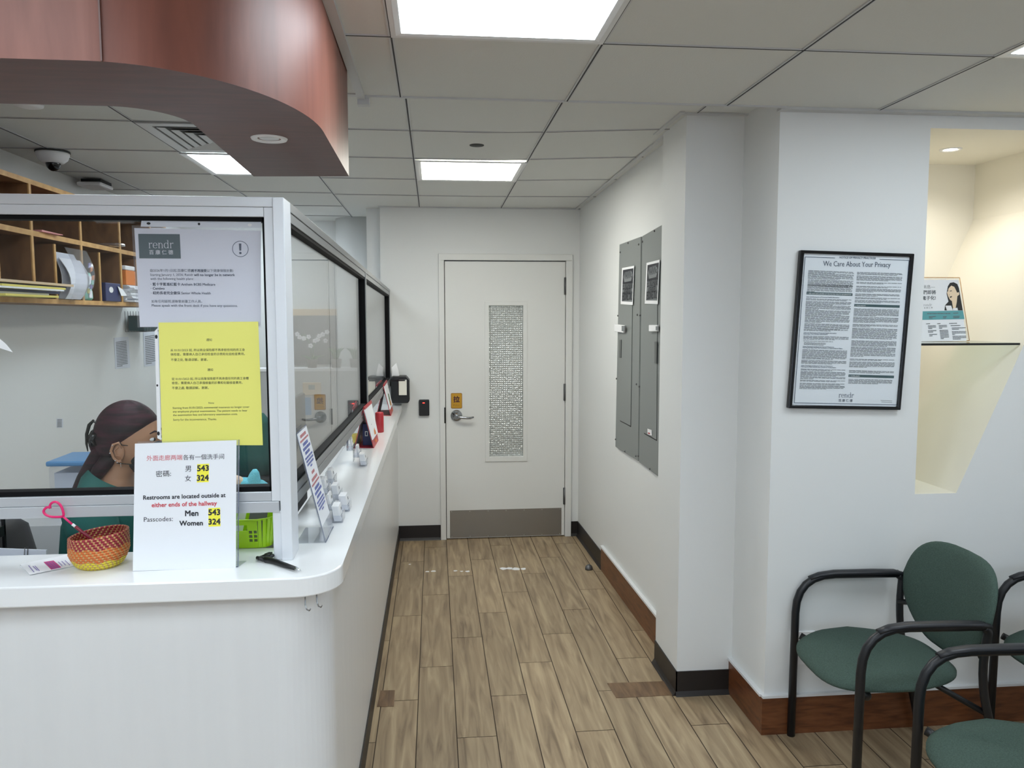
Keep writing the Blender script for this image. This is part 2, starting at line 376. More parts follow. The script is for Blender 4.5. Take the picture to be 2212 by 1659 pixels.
# T-bars: a pale flange with a dark slot
gb, gs = MB(), MB()
def tbar(p, q, wd=.016, slot=.005, dz=.004):
    p, q = V(p), V(q); d = (q-p); n = max(1, int(d.length/.3)); s = d.cross(V((0, 0, 1))).normalized()
    for i in range(n):
        a, b = p+d*i/n, p+d*(i+1)/n
        for (w_, m_, z) in ((wd, gb, dz), (slot, gs, dz+.0008)):
            lo = [a-s*w_/2, b-s*w_/2, b+s*w_/2, a+s*w_/2]
            m_.hexa([x-V((0, 0, z)) for x in lo], [x+V((0, 0, .002)) for x in lo])
TN = .6096; XB = .495
for k in range(-5, 7):
    x = XB+TN*k
    if -3.5 < x < 4.1:
        if abs(k+1) < .1: x = -.113
        if x < -.3: tbar((x, -3, ZN), (x, 1.4, ZN))
        else: tbar((x, -3, ZN), (x, Y0, ZN))
for k in range(0, 9):
    y = 2.326-TN*k
    tbar((-.27 if y > 1.4 else -3.6, y, ZN), (4.2, y, ZN), .010, .004)
def zl(x, y): return (x, y, zf(x, y))
def fbar(x0, y0, x1, y1, w_=.012, s_=.004):
    n = 6 if abs(x1-x0) > .7 else 3
    for i in range(n):
        a, b = i/n, (i+1)/n; tbar(zl(x0+(x1-x0)*a, y0+(y1-y0)*a), zl(x0+(x1-x0)*b, y0+(y1-y0)*b), w_, s_)
ROWS = [3.59, 4.2, 4.81, 5.42]
for y in ROWS: fbar(-.66, y-.02, 1.12, y, .009, .004)
for y in ROWS+[2.98, 6.02, 6.6]: fbar(-2.1, y-.09, -.66, y-.07, .009, .004)
fbar(.5, Y0, .505, D, .016, .006); fbar(-.097, Y0, -.099, D, .016, .006); fbar(1.11, Y0, 1.11, 3.3)
for x in (-.655, -1.25, -1.86): fbar(x, 2.2, x, 7.4, .014, .005)
mb = MB(); mb.box((-.27, Y0-.012, ZN-.006), (1.34, Y0, 2.6)); mb.box((-2.1, Y0-.03, ZN-.004), (-.27, Y0, 2.53)); struct('trim_1', mb, 'grid')
struct('trim_2', gb, 'grid'); o = obj('grid_slot', gs, 'slot', bpy.data.objects['trim_2'])
# wall angles
mb = MB()
mb.box((-.268, 1.5, ZN-.012), (-.24, 2.97, ZN)); mb.box((-.268, 2.955, ZN-.03), (-.225, 2.99, ZN+.02))
for x0, y0, x1, y1 in ((1.05, 3.28, 1.05, 3.69), (1.05, 3.3, 1.34, 3.3), (1.105, 3.69, 1.085, D), (-.4, D-.02, 1.105, D-.02)):
    a, b = V(zl(x0, y0)), V(zl(x1, y1)); d = (b-a); s_ = V((-d.y, d.x, 0)).normalized()*.02
    mb.hexa([a-V((0, 0, .008)), b-V((0, 0, .008)), b+s_-V((0, 0, .008)), a+s_-V((0, 0, .008))], [a, b, b+s_, a+s_])
mb.box((1.32, 2.95, ZN-.01), (3.4, 2.992, ZN)); struct('trim_3', mb, 'grid')

HT = 2.62
mb = MB(); mb.box((-.392, D, 0), (.06, D+.12, HT)); mb.box((1.02, D, 0), (1.2, D+.12, HT)); mb.box((.06, D, 2.15), (1.02, D+.12, HT)); struct('wall_back', mb, 'wall')
wx = lambda y: 1.15-(y-3.69)*.0199
mb = MB(); mb.hexa([(wx(3.6), 3.6, 0), (1.4, 3.6, 0), (1.4, D, 0), (wx(D), D, 0)], [(wx(3.6), 3.6, HT), (1.4, 3.6, HT), (1.4, D, HT), (wx(D), D, HT)]); struct('wall_right', mb, 'wall')
mb = MB(); mb.box((1.078, 3.345, 0), (1.45, 3.69, HT)); struct('wall_column', mb, 'wall')
# front wall with the angular niche cut through it
FY = 2.99
NP = [(1.949, .987), (2.129, .987), (2.646, 2.18), (2.646, 2.448), (1.949, 2.448)]
mb = MB()
def wallpoly(pts): mb.add([(x, FY, z) for x, z in pts], [tuple(range(len(pts)))])
wallpoly([(1.333, 0), (1.949, 0), (1.949, HT), (1.333, HT)]); wallpoly([(1.949, 0), (2.129, 0), (2.129, .987), (1.949, .987)])
wallpoly([(2.129, 0), (2.646, 0), (2.646, 2.18), (2.129, .987)]); wallpoly([(2.646, 0), (4.2, 0), (4.2, HT), (2.646, HT)]); wallpoly([(1.949, 2.448), (2.646, 2.448), (2.646, HT), (1.949, HT)])
mb.add([(1.333, FY, 0), (1.333, 3.4, 0), (1.333, 3.4, HT), (1.333, FY, HT)], [(0, 1, 2, 3)])
mb.add([(1.333, 3.8, 0), (4.2, 3.8, 0), (4.2, 3.8, HT), (1.333, 3.8, HT)], [(0, 1, 2, 3)])
struct('wall_front', mb, 'wall')
mb = MB(); n = 5; YB = 3.69
mb.add([(x, FY, z) for x, z in NP]+[(x, YB, z) for x, z in NP], [(i, (i+1) % n, n+(i+1) % n, n+i) for i in range(n)]+[tuple(range(n, 2*n))]); struct('wall_niche', mb, 'wall_niche')
# office and lobby shell
mb = MB(); mb.box((-2.2, 2.0, 0), (-2.1, 7.6, HT)); struct('wall_left', mb, 'wall')
mb = MB(); mb.box((-2.2, 6.9, 0), (-.3, 7.0, HT)); struct('wall_office', mb, 'wall')
mb = MB(); mb.lathe([(.2, 0), (.2, HT)], (-.61, 6.78, 0), 40); struct('wall_pier', mb, 'wall')
mb = MB(); mb.box((-.5, D+.12, 0), (-.392, 7.0, HT)); struct('wall_partition', mb, 'wall')
mb = MB(); mb.box((-3.7, -3.1, 0), (-3.6, 2.1, HT)); mb.box((-3.6, 2.0, 0), (-2.2, 2.1, HT)); struct('wall_lobby', mb, 'wall')
mb = MB(); mb.box((-3.7, -3.1, 0), (4.3, -3, HT)); struct('wall_rear', mb, 'wall')
mb = MB(); mb.box((4.2, -3, 0), (4.3, 3.8, HT)); struct('wall_east', mb, 'wall')
# unseen glowing window and frame, added behind the camera for frontal fill
mb = MB(); mb.box((-1.1, -2.99, .75), (3.9, -2.975, 2.25)); wn = struct('added_window_1', mb, 'added_daylight')
mb = MB(); mb.ring([(-1.18, -2.99, .67), (3.98, -2.99, .67), (3.98, -2.99, 2.33), (-1.18, -2.99, 2.33)], [(-1.1, -2.99, .75), (3.9, -2.99, .75), (3.9, -2.99, 2.25), (-1.1, -2.99, 2.25)], (0, .05, 0))
for x in (.55, 2.2): mb.box((x-.03, -2.975, .75), (x+.03, -2.94, 2.25))
obj('window_frame', mb, 'alu', wn)
# skirting
def skirt(name, m, runs, h, t, cove=0, lift=0):
    mb = MB()
    for (x0, y0, x1, y1) in runs:
        a, b = V((x0, y0, lift)), V((x1, y1, lift)); d = (b-a); q = V((d.y, -d.x, 0)).normalized()
        prof = [(0, 0), (t+cove, 0), (t+cove*.6, .006), (t, .02), (t, h), (0, h)] if cove else [(0, 0), (t, 0), (t, h), (0, h)]
        mb.prism([a+q*k+V((0, 0, z)) for k, z in prof], d)
    return struct(name, mb, m)
skirt('baseboard_back', 'black_base', [(-.30, D, .037, D), (1.047, D, 1.104, D)], .115, .006, .012)
skirt('baseboard_right', 'black_base', [(wx(D), D, wx(5.12), 5.12)], .115, .006, .012)
skirt('baseboard_corridor', 'brown_base', [(wx(5.12), 5.12, wx(3.84), 3.84)], .158, .014)
skirt('trim_4', 'frame_white', [(wx(5.12), 5.12, wx(3.84), 3.84)], .012, .02, lift=.158)
skirt('baseboard_column', 'black_base', [(1.078, 3.69, 1.078, 3.339), (1.072, 3.345, 1.333, 3.345)], .112, .006, .014)
skirt('baseboard_step', 'brown_base', [(1.333, 3.345, 1.333, 2.9905)], .158, .014)
skirt('baseboard_front', 'brown_base', [(1.319, FY, 4.2, FY)], .158, .014)
skirt('trim_5', 'frame_white', [(1.333, 3.345, 1.333, 2.9905), (1.319, FY, 4.2, FY)], .01, .02, lift=.158)

# door: leaf, casing, hinges, lever, kick plate, glazed strip
dr = bpy.data.objects.new('door_1', None); COL.objects.link(dr); dr.location = (.54, D, 0); dr['_l'] = (.54, D, 0); dr['kind'] = 'structure'
LY = 5.955
gx0, gx1, gz0, gz1 = .413, .673, .639, 1.793
mb = MB()
mb.ring([(.083, LY, .008), (.995, LY, .008), (.995, LY, 2.122), (.083, LY, 2.122)], [(gx0, LY, gz0), (gx1, LY, gz0), (gx1, LY, gz1), (gx0, LY, gz1)], (0, .045, 0)); lf = obj('door_leaf', mb, 'door', dr)
mb = MB(); mb.ring([(.381, LY-.008, .6), (.704, LY-.008, .6), (.704, LY-.008, 1.823), (.381, LY-.008, 1.823)], [(gx0, LY-.008, gz0), (gx1, LY-.008, gz0), (gx1, LY-.008, gz1), (gx0, LY-.008, gz1)], (0, .01, 0)); obj('glazing_bead', mb, 'door', lf, bevel=.003)
mb = MB(); mb.box((gx0, LY+.012, gz0), (gx1, LY+.02, gz1)); obj('obscure_glass', mb, 'obscure', lf)
mb = MB(); mb.box((.107, LY-.0015, .012), (.973, LY, .226)); kp = obj('kick_plate', mb, 'kick', lf)
for x in [.12+.14*i for i in range(7)]:
    for z in (.02, .216): mb = MB(); mb.lathe([(.004, 0), (.003, -.002), (0, -.0025)], (min(x, .96), LY-.0015, z), 10, 'y'); obj('screw', mb, 'steel', kp)
mb = MB()
for x0, x1 in ((.036, .078), (.999, 1.047)): mb.box((x0, D-.022, 0), (x1, D+.1, 2.13))
mb.box((.036, D-.022, 2.13), (1.047, D+.1, 2.178)); obj('casing', mb, 'door', dr, bevel=.004)
mb = MB(); mb.box((.078, LY+.05, 0), (1.0, LY+.06, 2.13)); obj('door_stop_strip', mb, 'slot', dr)
for z in (1.94, 1.13, .319):
    mb = MB(); mb.lathe([(.009, -.065), (.009, .065)], (.997, LY-.008, z), 14); mb.box((.985, LY-.004, z-.065), (1.005, LY+.001, z+.065)); obj('hinge', mb, 'hinge', lf)
mb = MB(); mb.box((.070, D-.0235, .905), (.0825, D-.015, 1.025)); mb.box((.074, D-.0245, .98), (.081, D-.02, .99)); obj('strike_plate', mb, 'black_gloss', dr)
hx, hz = .162, .96
mb = MB(); mb.lathe([(.044, 0), (.044, -.006), (.036, -.014), (.02, -.02), (.017, -.045), (.012, -.05), (0, -.05)], (hx, LY, hz), 28, 'y'); hd = obj('lever_rose', mb, 'chrome', lf)
mb = MB(); mb.tube([(hx, LY-.046, hz-.006), (hx+.03, LY-.05, hz-.008), (hx+.08, LY-.052, hz-.014), (hx+.105, LY-.05, hz-.014), (hx+.128, LY-.04, hz-.009)], [.012, .011, .0095, .009, .007], 12); obj('lever', mb, 'chrome', hd)
mb = MB(); mb.lathe([(.008, 0), (.008, -.004), (0, -.004)], (hx+.001, LY-.05, hz-.006), 14, 'y'); obj('keyhole', mb, 'silver', hd)
def rrect(x0, x1, z0, z1, r, y, n=5):
    out = []
    for cx, cz, a in ((x1-r, z0+r, -90), (x1-r, z1-r, 0), (x0+r, z1-r, 90), (x0+r, z0+r, 180)):
        for i in range(n+1): t = radians(a+90*i/n); out.append((cx+r*cos(t), y, cz+r*sin(t)))
    return out
t = thing('pull_sign', 'small gold PULL sign with a dark Chinese character above the door lever', 'sign', (.163, LY, 1.015))
mb = MB(); mb.prism(rrect(.122, .206, 1.015, 1.132, .008, LY), (0, -.004, 0)); obj('plate', mb, 'sign_gold_edge', t)
mb = MB(); mb.prism(rrect(.126, .202, 1.019, 1.128, .006, LY-.004), (0, -.0008, 0)); obj('face', mb, 'sign_gold', t)
fc = Face((0, LY-.005, 0), (0, -1, 0))
mb = MB(); write(mb, '拉', V((.1405, LY-.005, 1.066)), V((.187, LY-.005, 1.066)), V((0, -1, 0)), .035); obj('character', mb, 'ink_maroon', t)
mb = MB(); write(mb, 'PULL', V((.139, LY-.005, 1.033)), V((.187, LY-.005, 1.033)), V((0, -1, 0)), .005, space=1.2); obj('lettering', mb, 'ink_gold', t)
t = thing('card_reader', 'black wall card reader with a red light left of the door', 'card reader', (-.08, D, .96))
mb = MB(); mb.prism(rrect(-.12, -.042, .963, 1.086, .008, D), (0, -.022, 0)); obj('housing', mb, 'black', t, bevel=.003)
mb = MB(); mb.prism(rrect(-.092, -.076, 1.058, 1.065, .003, D-.022), (0, -.002, 0)); obj('indicator_light', mb, 'red_led', t)

# ================================================================== COUNTER
ct = thing('reception_counter', 'white L-shaped reception counter with a rounded corner and raised ledge', 'counter', (-.9, 2.3, 0))
def Lshape(xr, yf, r, xi, yi, yend, n=14):
    out = [(-2.098, yf), (xr-r, yf)]
    for i in range(1, n): t = radians(-90+90*i/n); out.append((xr-r+r*cos(t), yf+r+r*sin(t)))
    return out+[(xr, yf+r), (xr, yend), (xi, yend), (xi, yi), (-2.098, yi)]
def ext(mb, pts, z0, z1):
    n = len(pts); a = [(x, y, z0) for x, y in pts]; b = [(x, y, z1) for x, y in pts]
    # L-shape split in two convex-ish caps
    mb.add(a+b, [(i, (i+1) % n, n+(i+1) % n, n+i) for i in range(n)])
    k = n-4                       # index of (xr,yend)
    for lay in (a, b):
        yi = lay[n-2][1]
        mb.add(lay[:k]+[(lay[k][0], yi, lay[0][2]), lay[n-2], lay[n-1]], [tuple(range(k+3))])
        mb.add([(lay[k][0], yi, lay[0][2]), lay[k], lay[k+1], lay[n-2]], [(0, 1, 2, 3)])
mb = MB(); ext(mb, Lshape(-.249, 1.985, .115, -.46, 2.262, D), 1.003, 1.055); obj('ledge_top', mb, 'counter_top', ct, bevel=.004)
mb = MB(); ext(mb, Lshape(-.284, 2.03, .14, -.44, 2.16, D), 0, 1.003); obj('front_panel', mb, 'counter_side', ct)
mb = MB(); P = Lshape(-.278, 2.024, .142, -.3, 2.05, D); ext(mb, P, 0, .1); obj('toe_skirting', mb, 'black_base', ct)
mb = MB(); mb.box((-2.098, 2.17, .7), (-1.24, 2.5, .74)); mb.box((-.86, 2.17, .7), (-.445, D, .74)); obj('desk_top', mb, 'counter_side', ct)
for u, v in ((659, 1290), (684, 1283)):
    p = onz(u, v, 1.0); mb = MB(); mb.tube([p+V((0, 0, .006)), p, p+V((0, 0, -.02)), p+V((.005, -.008, -.03)), p+V((.012, -.016, -.03)), p+V((.016, -.02, -.024))], .0018, 8); obj('hook', mb, 'chrome', ct)
ZT = 1.055
# ---- aluminium screen standing on the ledge
fr = thing('glass_screen', 'aluminium framed glass screen standing on the reception ledge', 'glass screen', (-.41, 2.18, ZT))
mb = MB(); mb.box((-.417, 2.135, ZT), (-.388, 2.235, 2.024)); mb.box((-.44, 2.145, ZT), (-.417, 2.225, 1.19)); obj('corner_post', mb, 'alu', fr, bevel=.002)
mb = MB(); mb.box((-2.1, 2.14, 1.9995), (-.417, 2.2, 2.025)); mb.box((-2.1, 2.143, 1.974), (-.441, 2.197, 1.999)); obj('top_rail', mb, 'alu', fr, bevel=.0015)
mb = MB(); mb.box((-2.1, 2.14, 1.187), (-.421, 2.2, 1.217)); mb.box((-2.1, 2.143, 1.2175), (-.441, 2.197, 1.243)); obj('bottom_rail', mb, 'alu_base', fr, bevel=.0015)
mb = MB(); mb.box((-.4405, 2.142, 1.2175), (-.4175, 2.198, 1.999)); obj('jamb', mb, 'alu', fr, bevel=.0015)
mb = MB(); mb.box((-2.1, 2.152, 1.963), (-.444, 2.19, 1.974)); mb.box((-2.1, 2.152, 1.243), (-.444, 2.19, 1.256)); mb.box((-.447, 2.152, 1.243), (-.441, 2.19, 1.974)); obj('gasket', mb, 'gasket', fr)
mb = MB(); mb.box((-2.1, 2.166, 1.25), (-.442, 2.172, 1.97)); obj('front_pane', mb, 'glass', fr)
# side run, near end to far end (the run drifts and sags a little)
def sx(y): return -.388+(y-2.235)/(5.95-2.235)*.062
def sz(k, y):
    a, b = {'tt': (2.024, 1.912), 'tm': (1.998, 1.892), 'tb': (1.972, 1.868), 'bt': (1.243, 1.25), 'bm': (1.217, 1.225), 'bb': (1.188, 1.195)}[k]
    return a+(b-a)*(y-2.235)/(5.95-2.235)
def side(mb, y0, y1, ka, kb, i0, i1, o0=0, o1=0):
    lo = [(sx(y0)-i0, y0, sz(ka, y0)+o0), (sx(y0)-i1, y0, sz(ka, y0)+o0), (sx(y1)-i1, y1, sz(ka, y1)+o0), (sx(y1)-i0, y1, sz(ka, y1)+o0)]
    hi = [(sx(y0)-i0, y0, sz(kb, y0)+o1), (sx(y0)-i1, y0, sz(kb, y0)+o1), (sx(y1)-i1, y1, sz(kb, y1)+o1), (sx(y1)-i0, y1, sz(kb, y1)+o1)]
    mb.hexa(lo, hi)
YM = 4.2
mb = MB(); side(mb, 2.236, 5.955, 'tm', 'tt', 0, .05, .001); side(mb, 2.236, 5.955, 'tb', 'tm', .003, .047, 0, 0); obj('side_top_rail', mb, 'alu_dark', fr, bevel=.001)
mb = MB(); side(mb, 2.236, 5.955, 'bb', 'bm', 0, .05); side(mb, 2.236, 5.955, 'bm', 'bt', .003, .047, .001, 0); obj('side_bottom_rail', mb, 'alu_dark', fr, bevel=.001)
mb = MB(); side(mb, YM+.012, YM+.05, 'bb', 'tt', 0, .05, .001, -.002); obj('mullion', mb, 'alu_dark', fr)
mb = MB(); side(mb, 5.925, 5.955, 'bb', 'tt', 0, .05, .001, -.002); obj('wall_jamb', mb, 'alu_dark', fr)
mb = MB()
for y0, y1 in ((2.236, YM+.01), (YM+.051, 5.924)):
    side(mb, y0, y1, 'tb', 'tb', .006, .04, -.011, 0); side(mb, y0, y1, 'bt', 'bt', .006, .04, 0, .008); side(mb, y1-.012, y1, 'bt', 'tb', .004, .046); side(mb, y0, y0+.008, 'bt', 'tb', .012, .04)
obj('side_gasket', mb, 'gasket', fr)
for y0, y1 in ((2.24, YM), (YM+.055, 5.915)):
    mb = MB(); side(mb, y0, y1, 'bt', 'tb', .02, .026); obj('side_pane', mb, 'glass', fr)

# ================================================================== CHERRY CANOPY
cn = thing('wood_canopy', 'cherry wood curved canopy hanging from the ceiling above the counter', 'canopy', (-.5, 1.9, 2.17))
def arcpts(cx, cy, rx, ry, a0, a1, n): return [(cx+rx*cos(radians(a0+(a1-a0)*i/n)), cy+ry*sin(radians(a0+(a1-a0)*i/n))) for i in range(n+1)]
OUT = [(-2.4, 1.517), (-.62, 1.517)]+arcpts(-.62, 2.03, .352, .513, -90, 0, 22)[1:]+[(-.272, 2.66)]
INN = [(-2.4, 1.832), (-.70, 1.832)]+arcpts(-.70, 1.99, .135, .158, -90, 0, 22)[1:]+[(-.582, 2.69)]
# resample both to one count for the bottom strip
def resample(P, n):
    L_ = [0]
    for a, b in zip(P, P[1:]): L_.append(L_[-1]+math.hypot(b[0]-a[0], b[1]-a[1]))
    out = []
    for i in range(n+1):
        s_ = L_[-1]*i/n; k = max(j for j in range(len(L_)) if L_[j] <= s_+1e-9); k = min(k, len(P)-2)
        t_ = (s_-L_[k])/(L_[k+1]-L_[k]); out.append((P[k][0]+(P[k+1][0]-P[k][0])*t_, P[k][1]+(P[k+1][1]-P[k][1])*t_))
    return out
ZB = 2.17; n = len(OUT)
mb = MB()
mb.add([(x, y, ZB) for x, y in OUT]+[(x, y, 2.515) for x, y in OUT], [(i, i+1, n+i+1, n+i) for i in range(n-1)], True)
mb.add([(x, y, ZB) for x, y in INN]+[(x, y, 2.515) for x, y in INN], [(i, i+1, n+i+1, n+i) for i in range(n-1)], True)
mb.add([OUT[-1]+(ZB,), INN[-1]+(ZB,), INN[-1]+(2.515,), OUT[-1]+(2.515,)], [(0, 1, 2, 3)])
obj('veneer_face', mb, 'cherry', cn)
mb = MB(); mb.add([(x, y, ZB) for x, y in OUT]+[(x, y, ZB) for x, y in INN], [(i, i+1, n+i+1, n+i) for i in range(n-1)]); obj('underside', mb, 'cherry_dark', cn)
mb = MB(); mb.box((-.588, 1.514, ZB), (-.585, 1.518, 2.515)); obj('veneer_seam', mb, 'cherry_dark', cn)
def downlight(label, c, r, lit, rim='white'):
    t = thing('recessed_light', label, 'recessed light', c)
    c = V(c); mb = MB(); mb.lathe([(r*.62, .004), (r*.66, -.002), (r*.95, -.004), (r, 0), (r, .004)], c, 32); obj('trim_ring', mb, rim, t)
    mb = MB(); mb.lathe([(0, -.0015), (r*.5, -.001), (r*.64, .002)], c, 28); obj('lens', mb, 'bulb' if lit else 'bulb_off', t)
    return t
downlight('unlit white recessed light in the underside of the cherry canopy', (-.417, 2.12, ZB), .046, 0)
downlight('lit white recessed light in the top of the niche', (2.285, 3.355, 2.447), .046, 1)
ld = bpy.data.lights.new('niche_light', 'SPOT'); lo = bpy.data.objects.new('niche_light', ld); COL.objects.link(lo); lo.location = (2.285, 3.355, 2.435); ld.energy = 7.5; ld.color = (1, .95, .87); ld.spot_size = radians(150); ld.spot_blend = .8; ld.shadow_soft_size = .04

# ================================================================== CEILING FITTINGS
def panel(x0, x1, y0, y1, z, label, glow='glow', group='ceiling light panels'):
    zz = z if not callable(z) else min(z(x0, y0), z(x1, y0), z(x0, y1), z(x1, y1))
    t = thing('ceiling_light', label, 'ceiling light', ((x0+x1)/2, (y0+y1)/2, zz), group)
    zc_ = (lambda x, y: z) if not callable(z) else (lambda x, y: zz-.004)
    q = lambda e, dz: [(x, y, zc_(x, y)+dz) for x, y in ((x0+e, y0+e), (x1-e, y0+e), (x1-e, y1-e), (x0+e, y1-e))]
    mb = MB(); mb.ring(q(.0, -.006), q(.014, -.006), (0, 0, .007)); mb.ring(q(.014, -.006), q(.034, -.002), (0, 0, .004)); obj('frame', mb, 'frame_white', t)
    mb = MB(); mb.hexa(q(.03, -.0035), q(.03, -.0005)); obj('diffuser', mb, glow, t)
panel(-.113, .495, 1.716, 2.326, ZN, 'large bright ceiling light panel at the top edge beside the cherry canopy')
panel(-.09, .497, 4.215, 4.80, zf, 'small far ceiling light panel in front of the door', 'glow_warm')
panel(1.714, 2.324, 1.716, 2.326, ZN, 'ceiling light panel cut off at the right edge above the niche wall')
panel(-1.25, -.66, 4.13, 4.72, zf, 'ceiling light panel seen over the counter behind the cherry canopy')
for i, (x, y) in enumerate(((-1.333, .497), (-.113, -.722), (1.714, -.722), (-1.94, -1.33), (3.54, .497), (-2.552, .497), (-1.333, -.722), (-.723, -.113))):  # unseen panels added for frontal light; only the first follows the canopy reflection
    panel(x, x+.6, y, y+.6, ZN, 'added unseen ceiling light panel behind the camera', group='added ceiling light panels out of view')
panel(-1.86, -1.27, 5.9, 6.5, zf, 'added office ceiling light panel out of sight behind the screen or canopy', group='added ceiling light panels out of view')  # added to brighten the deep end of the office, hidden by the top rail
panel(-1.25, -.66, 2.34, 2.93, ZN, 'added office ceiling light panel out of sight behind the screen or canopy', group='added ceiling light panels out of view')  # added to brighten the near office, hidden by the canopy
p = V((.212, 3.86, 0)); p.z = zf(p.x, p.y)
mb = MB(); mb.lathe([(0, -.004), (.034, -.003), (.036, .001)], p, 28); tag(obj('sprinkler_cover', mb, 'vent_dark'), 'dark round sprinkler cover in the ceiling before the far light', 'sprinkler cover')
p = onz(62, 226, 2.527); mb = MB(); mb.lathe([(0, -.012), (.03, -.012), (.05, -.006), (.052, .002)], p, 28); tag(obj('smoke_detector', mb, 'white'), 'round white ceiling disc just under the canopy edge', 'detector')
t = thing('security_camera', 'white dome security camera on the office ceiling', 'security camera', (-1.86, 4.16, 2.44))
c = V((-1.865, 4.17, 2.52)); mb = MB(); mb.lathe([(.075, .004), (.075, -.012), (.066, -.034), (.048, -.05), (.036, -.052)], c, 32); obj('housing', mb, 'white', t)
mb = MB(); mb.ball(c+V((0, 0, -.052)), (.034, .034, .038), 20); obj('lens_dome', mb, 'lens', t)
mb = MB(); mb.lathe([(.078, .006), (.078, -.002)], c, 28); obj('mounting_plate', mb, 'vent_dark', t)
c = onz(205, 397, 2.5); t = thing('access_point', 'flat white wireless box on the office ceiling above the shelves', 'wireless box', c)
mb = MB(); mb.box(c+V((-.07, -.09, -.025)), c+V((.07, .1, 0))); obj('case', mb, 'white', t, bevel=.012)
mb = MB(); mb.box(c+V((-.05, -.07, 0)), c+V((.06, .09, .018))); obj('bracket', mb, 'black', t)
t = thing('air_vent', 'square louvred air vent in the ceiling half hidden by the canopy', 'air vent', (-.95, 3.8, 2.52))
zv = 2.522; mb = MB(); mb.ring([(-1.24, 3.52, zv), (-.67, 3.52, zv), (-.67, 4.1, zv), (-1.24, 4.1, zv)], [(-1.19, 3.57, zv), (-.72, 3.57, zv), (-.72, 4.05, zv), (-1.19, 4.05, zv)], (0, 0, .008)); obj('frame', mb, 'grid', t)
mb = MB(); mb.box((-1.19, 3.57, zv+.006), (-.72, 4.05, zv+.008)); obj('duct', mb, 'vent_dark', t)
for i in range(4):
    e = .05+.045*i; mb = MB(); z0 = zv-.002
    mb.ring([(-1.19+e-.035, 3.57+e-.035, z0), (-.72-e+.035, 3.57+e-.035, z0), (-.72-e+.035, 4.05-e+.035, z0), (-1.19+e-.035, 4.05-e+.035, z0)], [(-1.19+e-.01, 3.57+e-.01, z0+.006), (-.72-e+.01, 3.57+e-.01, z0+.006), (-.72-e+.01, 4.05-e+.01, z0+.006), (-1.19+e-.01, 4.05-e+.01, z0+.006)], (0, 0, .002)); obj('louvre', mb, 'grid', t)
# ================================================================== ELECTRICAL PANELS
WN = V((-1, -.0199, 0)).normalized(); WP = V((wx(3.69), 3.69, 0)); wf = Face(WP, WN)
def epanel(label, C4, door4, door_hang, latch, sticker, screws, plate):
    f2 = Face(WP+WN*.012, WN)
    q = [f2.at(*c) for c in C4]; base = (q[2]+q[3])/2
    t = thing('electrical_panel', label, 'electrical panel', base, 'electrical panels')
    mb = MB(); mb.slab([p-f2.n*.0112 for p in q], f2.n, .0112); obj('cover', mb, 'grey_panel', t, bevel=.003)
    d = [f2.at(*c) for c in door4]; mb = MB(); mb.slab(d, f2.n, .0035); dp = obj('panel_door', mb, 'grey_panel', t, bevel=.002)
    mb = MB(); e = [p+(p-sum(d, V())/4).normalized()*.006 for p in d]; mb.slab(e, f2.n, .0012); obj('door_gap', mb, 'slot', t)
    f3 = Face(WP+WN*.0165, WN)
    mb = MB(); f3.quad(mb, latch, .012); obj('latch', mb, 'white', t, bevel=.003)
    mb = MB(); (a, b), (c_, d_) = latch[0], latch[2]; mb_ = [(a+(c_-a)*.62, b+(d_-b)*.2), (a+(c_-a)*.95, b+(d_-b)*.2), (a+(c_-a)*.95, b+(d_-b)*.8), (a+(c_-a)*.62, b+(d_-b)*.8)]
    Face(WP+WN*.029, WN).quad(mb, mb_, .002); obj('lock_insert', mb, 'sticker_grey', t)
    mb = MB(); f3.quad(mb, plate, .003); obj('maker_plate', mb, 'grey_panel_dark', t)
    for u, v in screws: mb = MB(); mb.ball(f2.at(u, v, .001), (.006, .006, .006), 8); obj('screw', mb, 'hinge', t)
    return t, f2, f3
def warn(label, Q):
    f4 = Face(WP+WN*.0185, WN); (tl, tr, br, bl) = Q
    I = lambda s_, t_: (tl[0]*(1-s_)*(1-t_)+tr[0]*s_*(1-t_)+br[0]*s_*t_+bl[0]*(1-s_)*t_, tl[1]*(1-s_)*(1-t_)+tr[1]*s_*(1-t_)+br[1]*s_*t_+bl[1]*(1-s_)*t_)
    c = f4.at(*bl); t = thing('warning_sign', label, 'warning sign', c, 'warning signs')
    mb = MB(); f4.quad(mb, Q, .001); obj('paper', mb, 'white', t)
    mb = MB(); f4.quad(mb, [I(.08, .06), I(.94, .06), I(.94, .92), I(.08, .92)], .0006, .001); obj('grey_field', mb, 'sticker_grey', t)
    mb = MB(); f4.quad(mb, [I(.08, .06), I(.94, .06), I(.94, .44), I(.08, .44)], .0006, .0016); obj('black_band', mb, 'ink', t)
    mb = MB(); f4.quad(mb, [I(.14, .25), I(.24, .13), I(.78, .11), I(.9, .23), I(.78, .38), I(.24, .4)], .0006, .0022); obj('hexagon', mb, 'sticker_grey', t)
    f5 = Face(f4.p+f4.n*.0028, WN)
    for s_, a, b, v in (('WARNING', .22, .82, .305), ('ELECTRICAL HAZARD', .11, .92, .58), ('AUTHORIZED', .22, .8, .73), ('PERSONNEL ONLY', .11, .92, .88)):
        mb = MB(); f5.write(mb, s_, *I(a, v+.015), *I(b, v-.015), bold=.03, hk=2.0 if s_ == 'WARNING' else (2.6 if len(s_) > 12 else 2.0), off=0); obj('text_line', mb, 'ink', t)
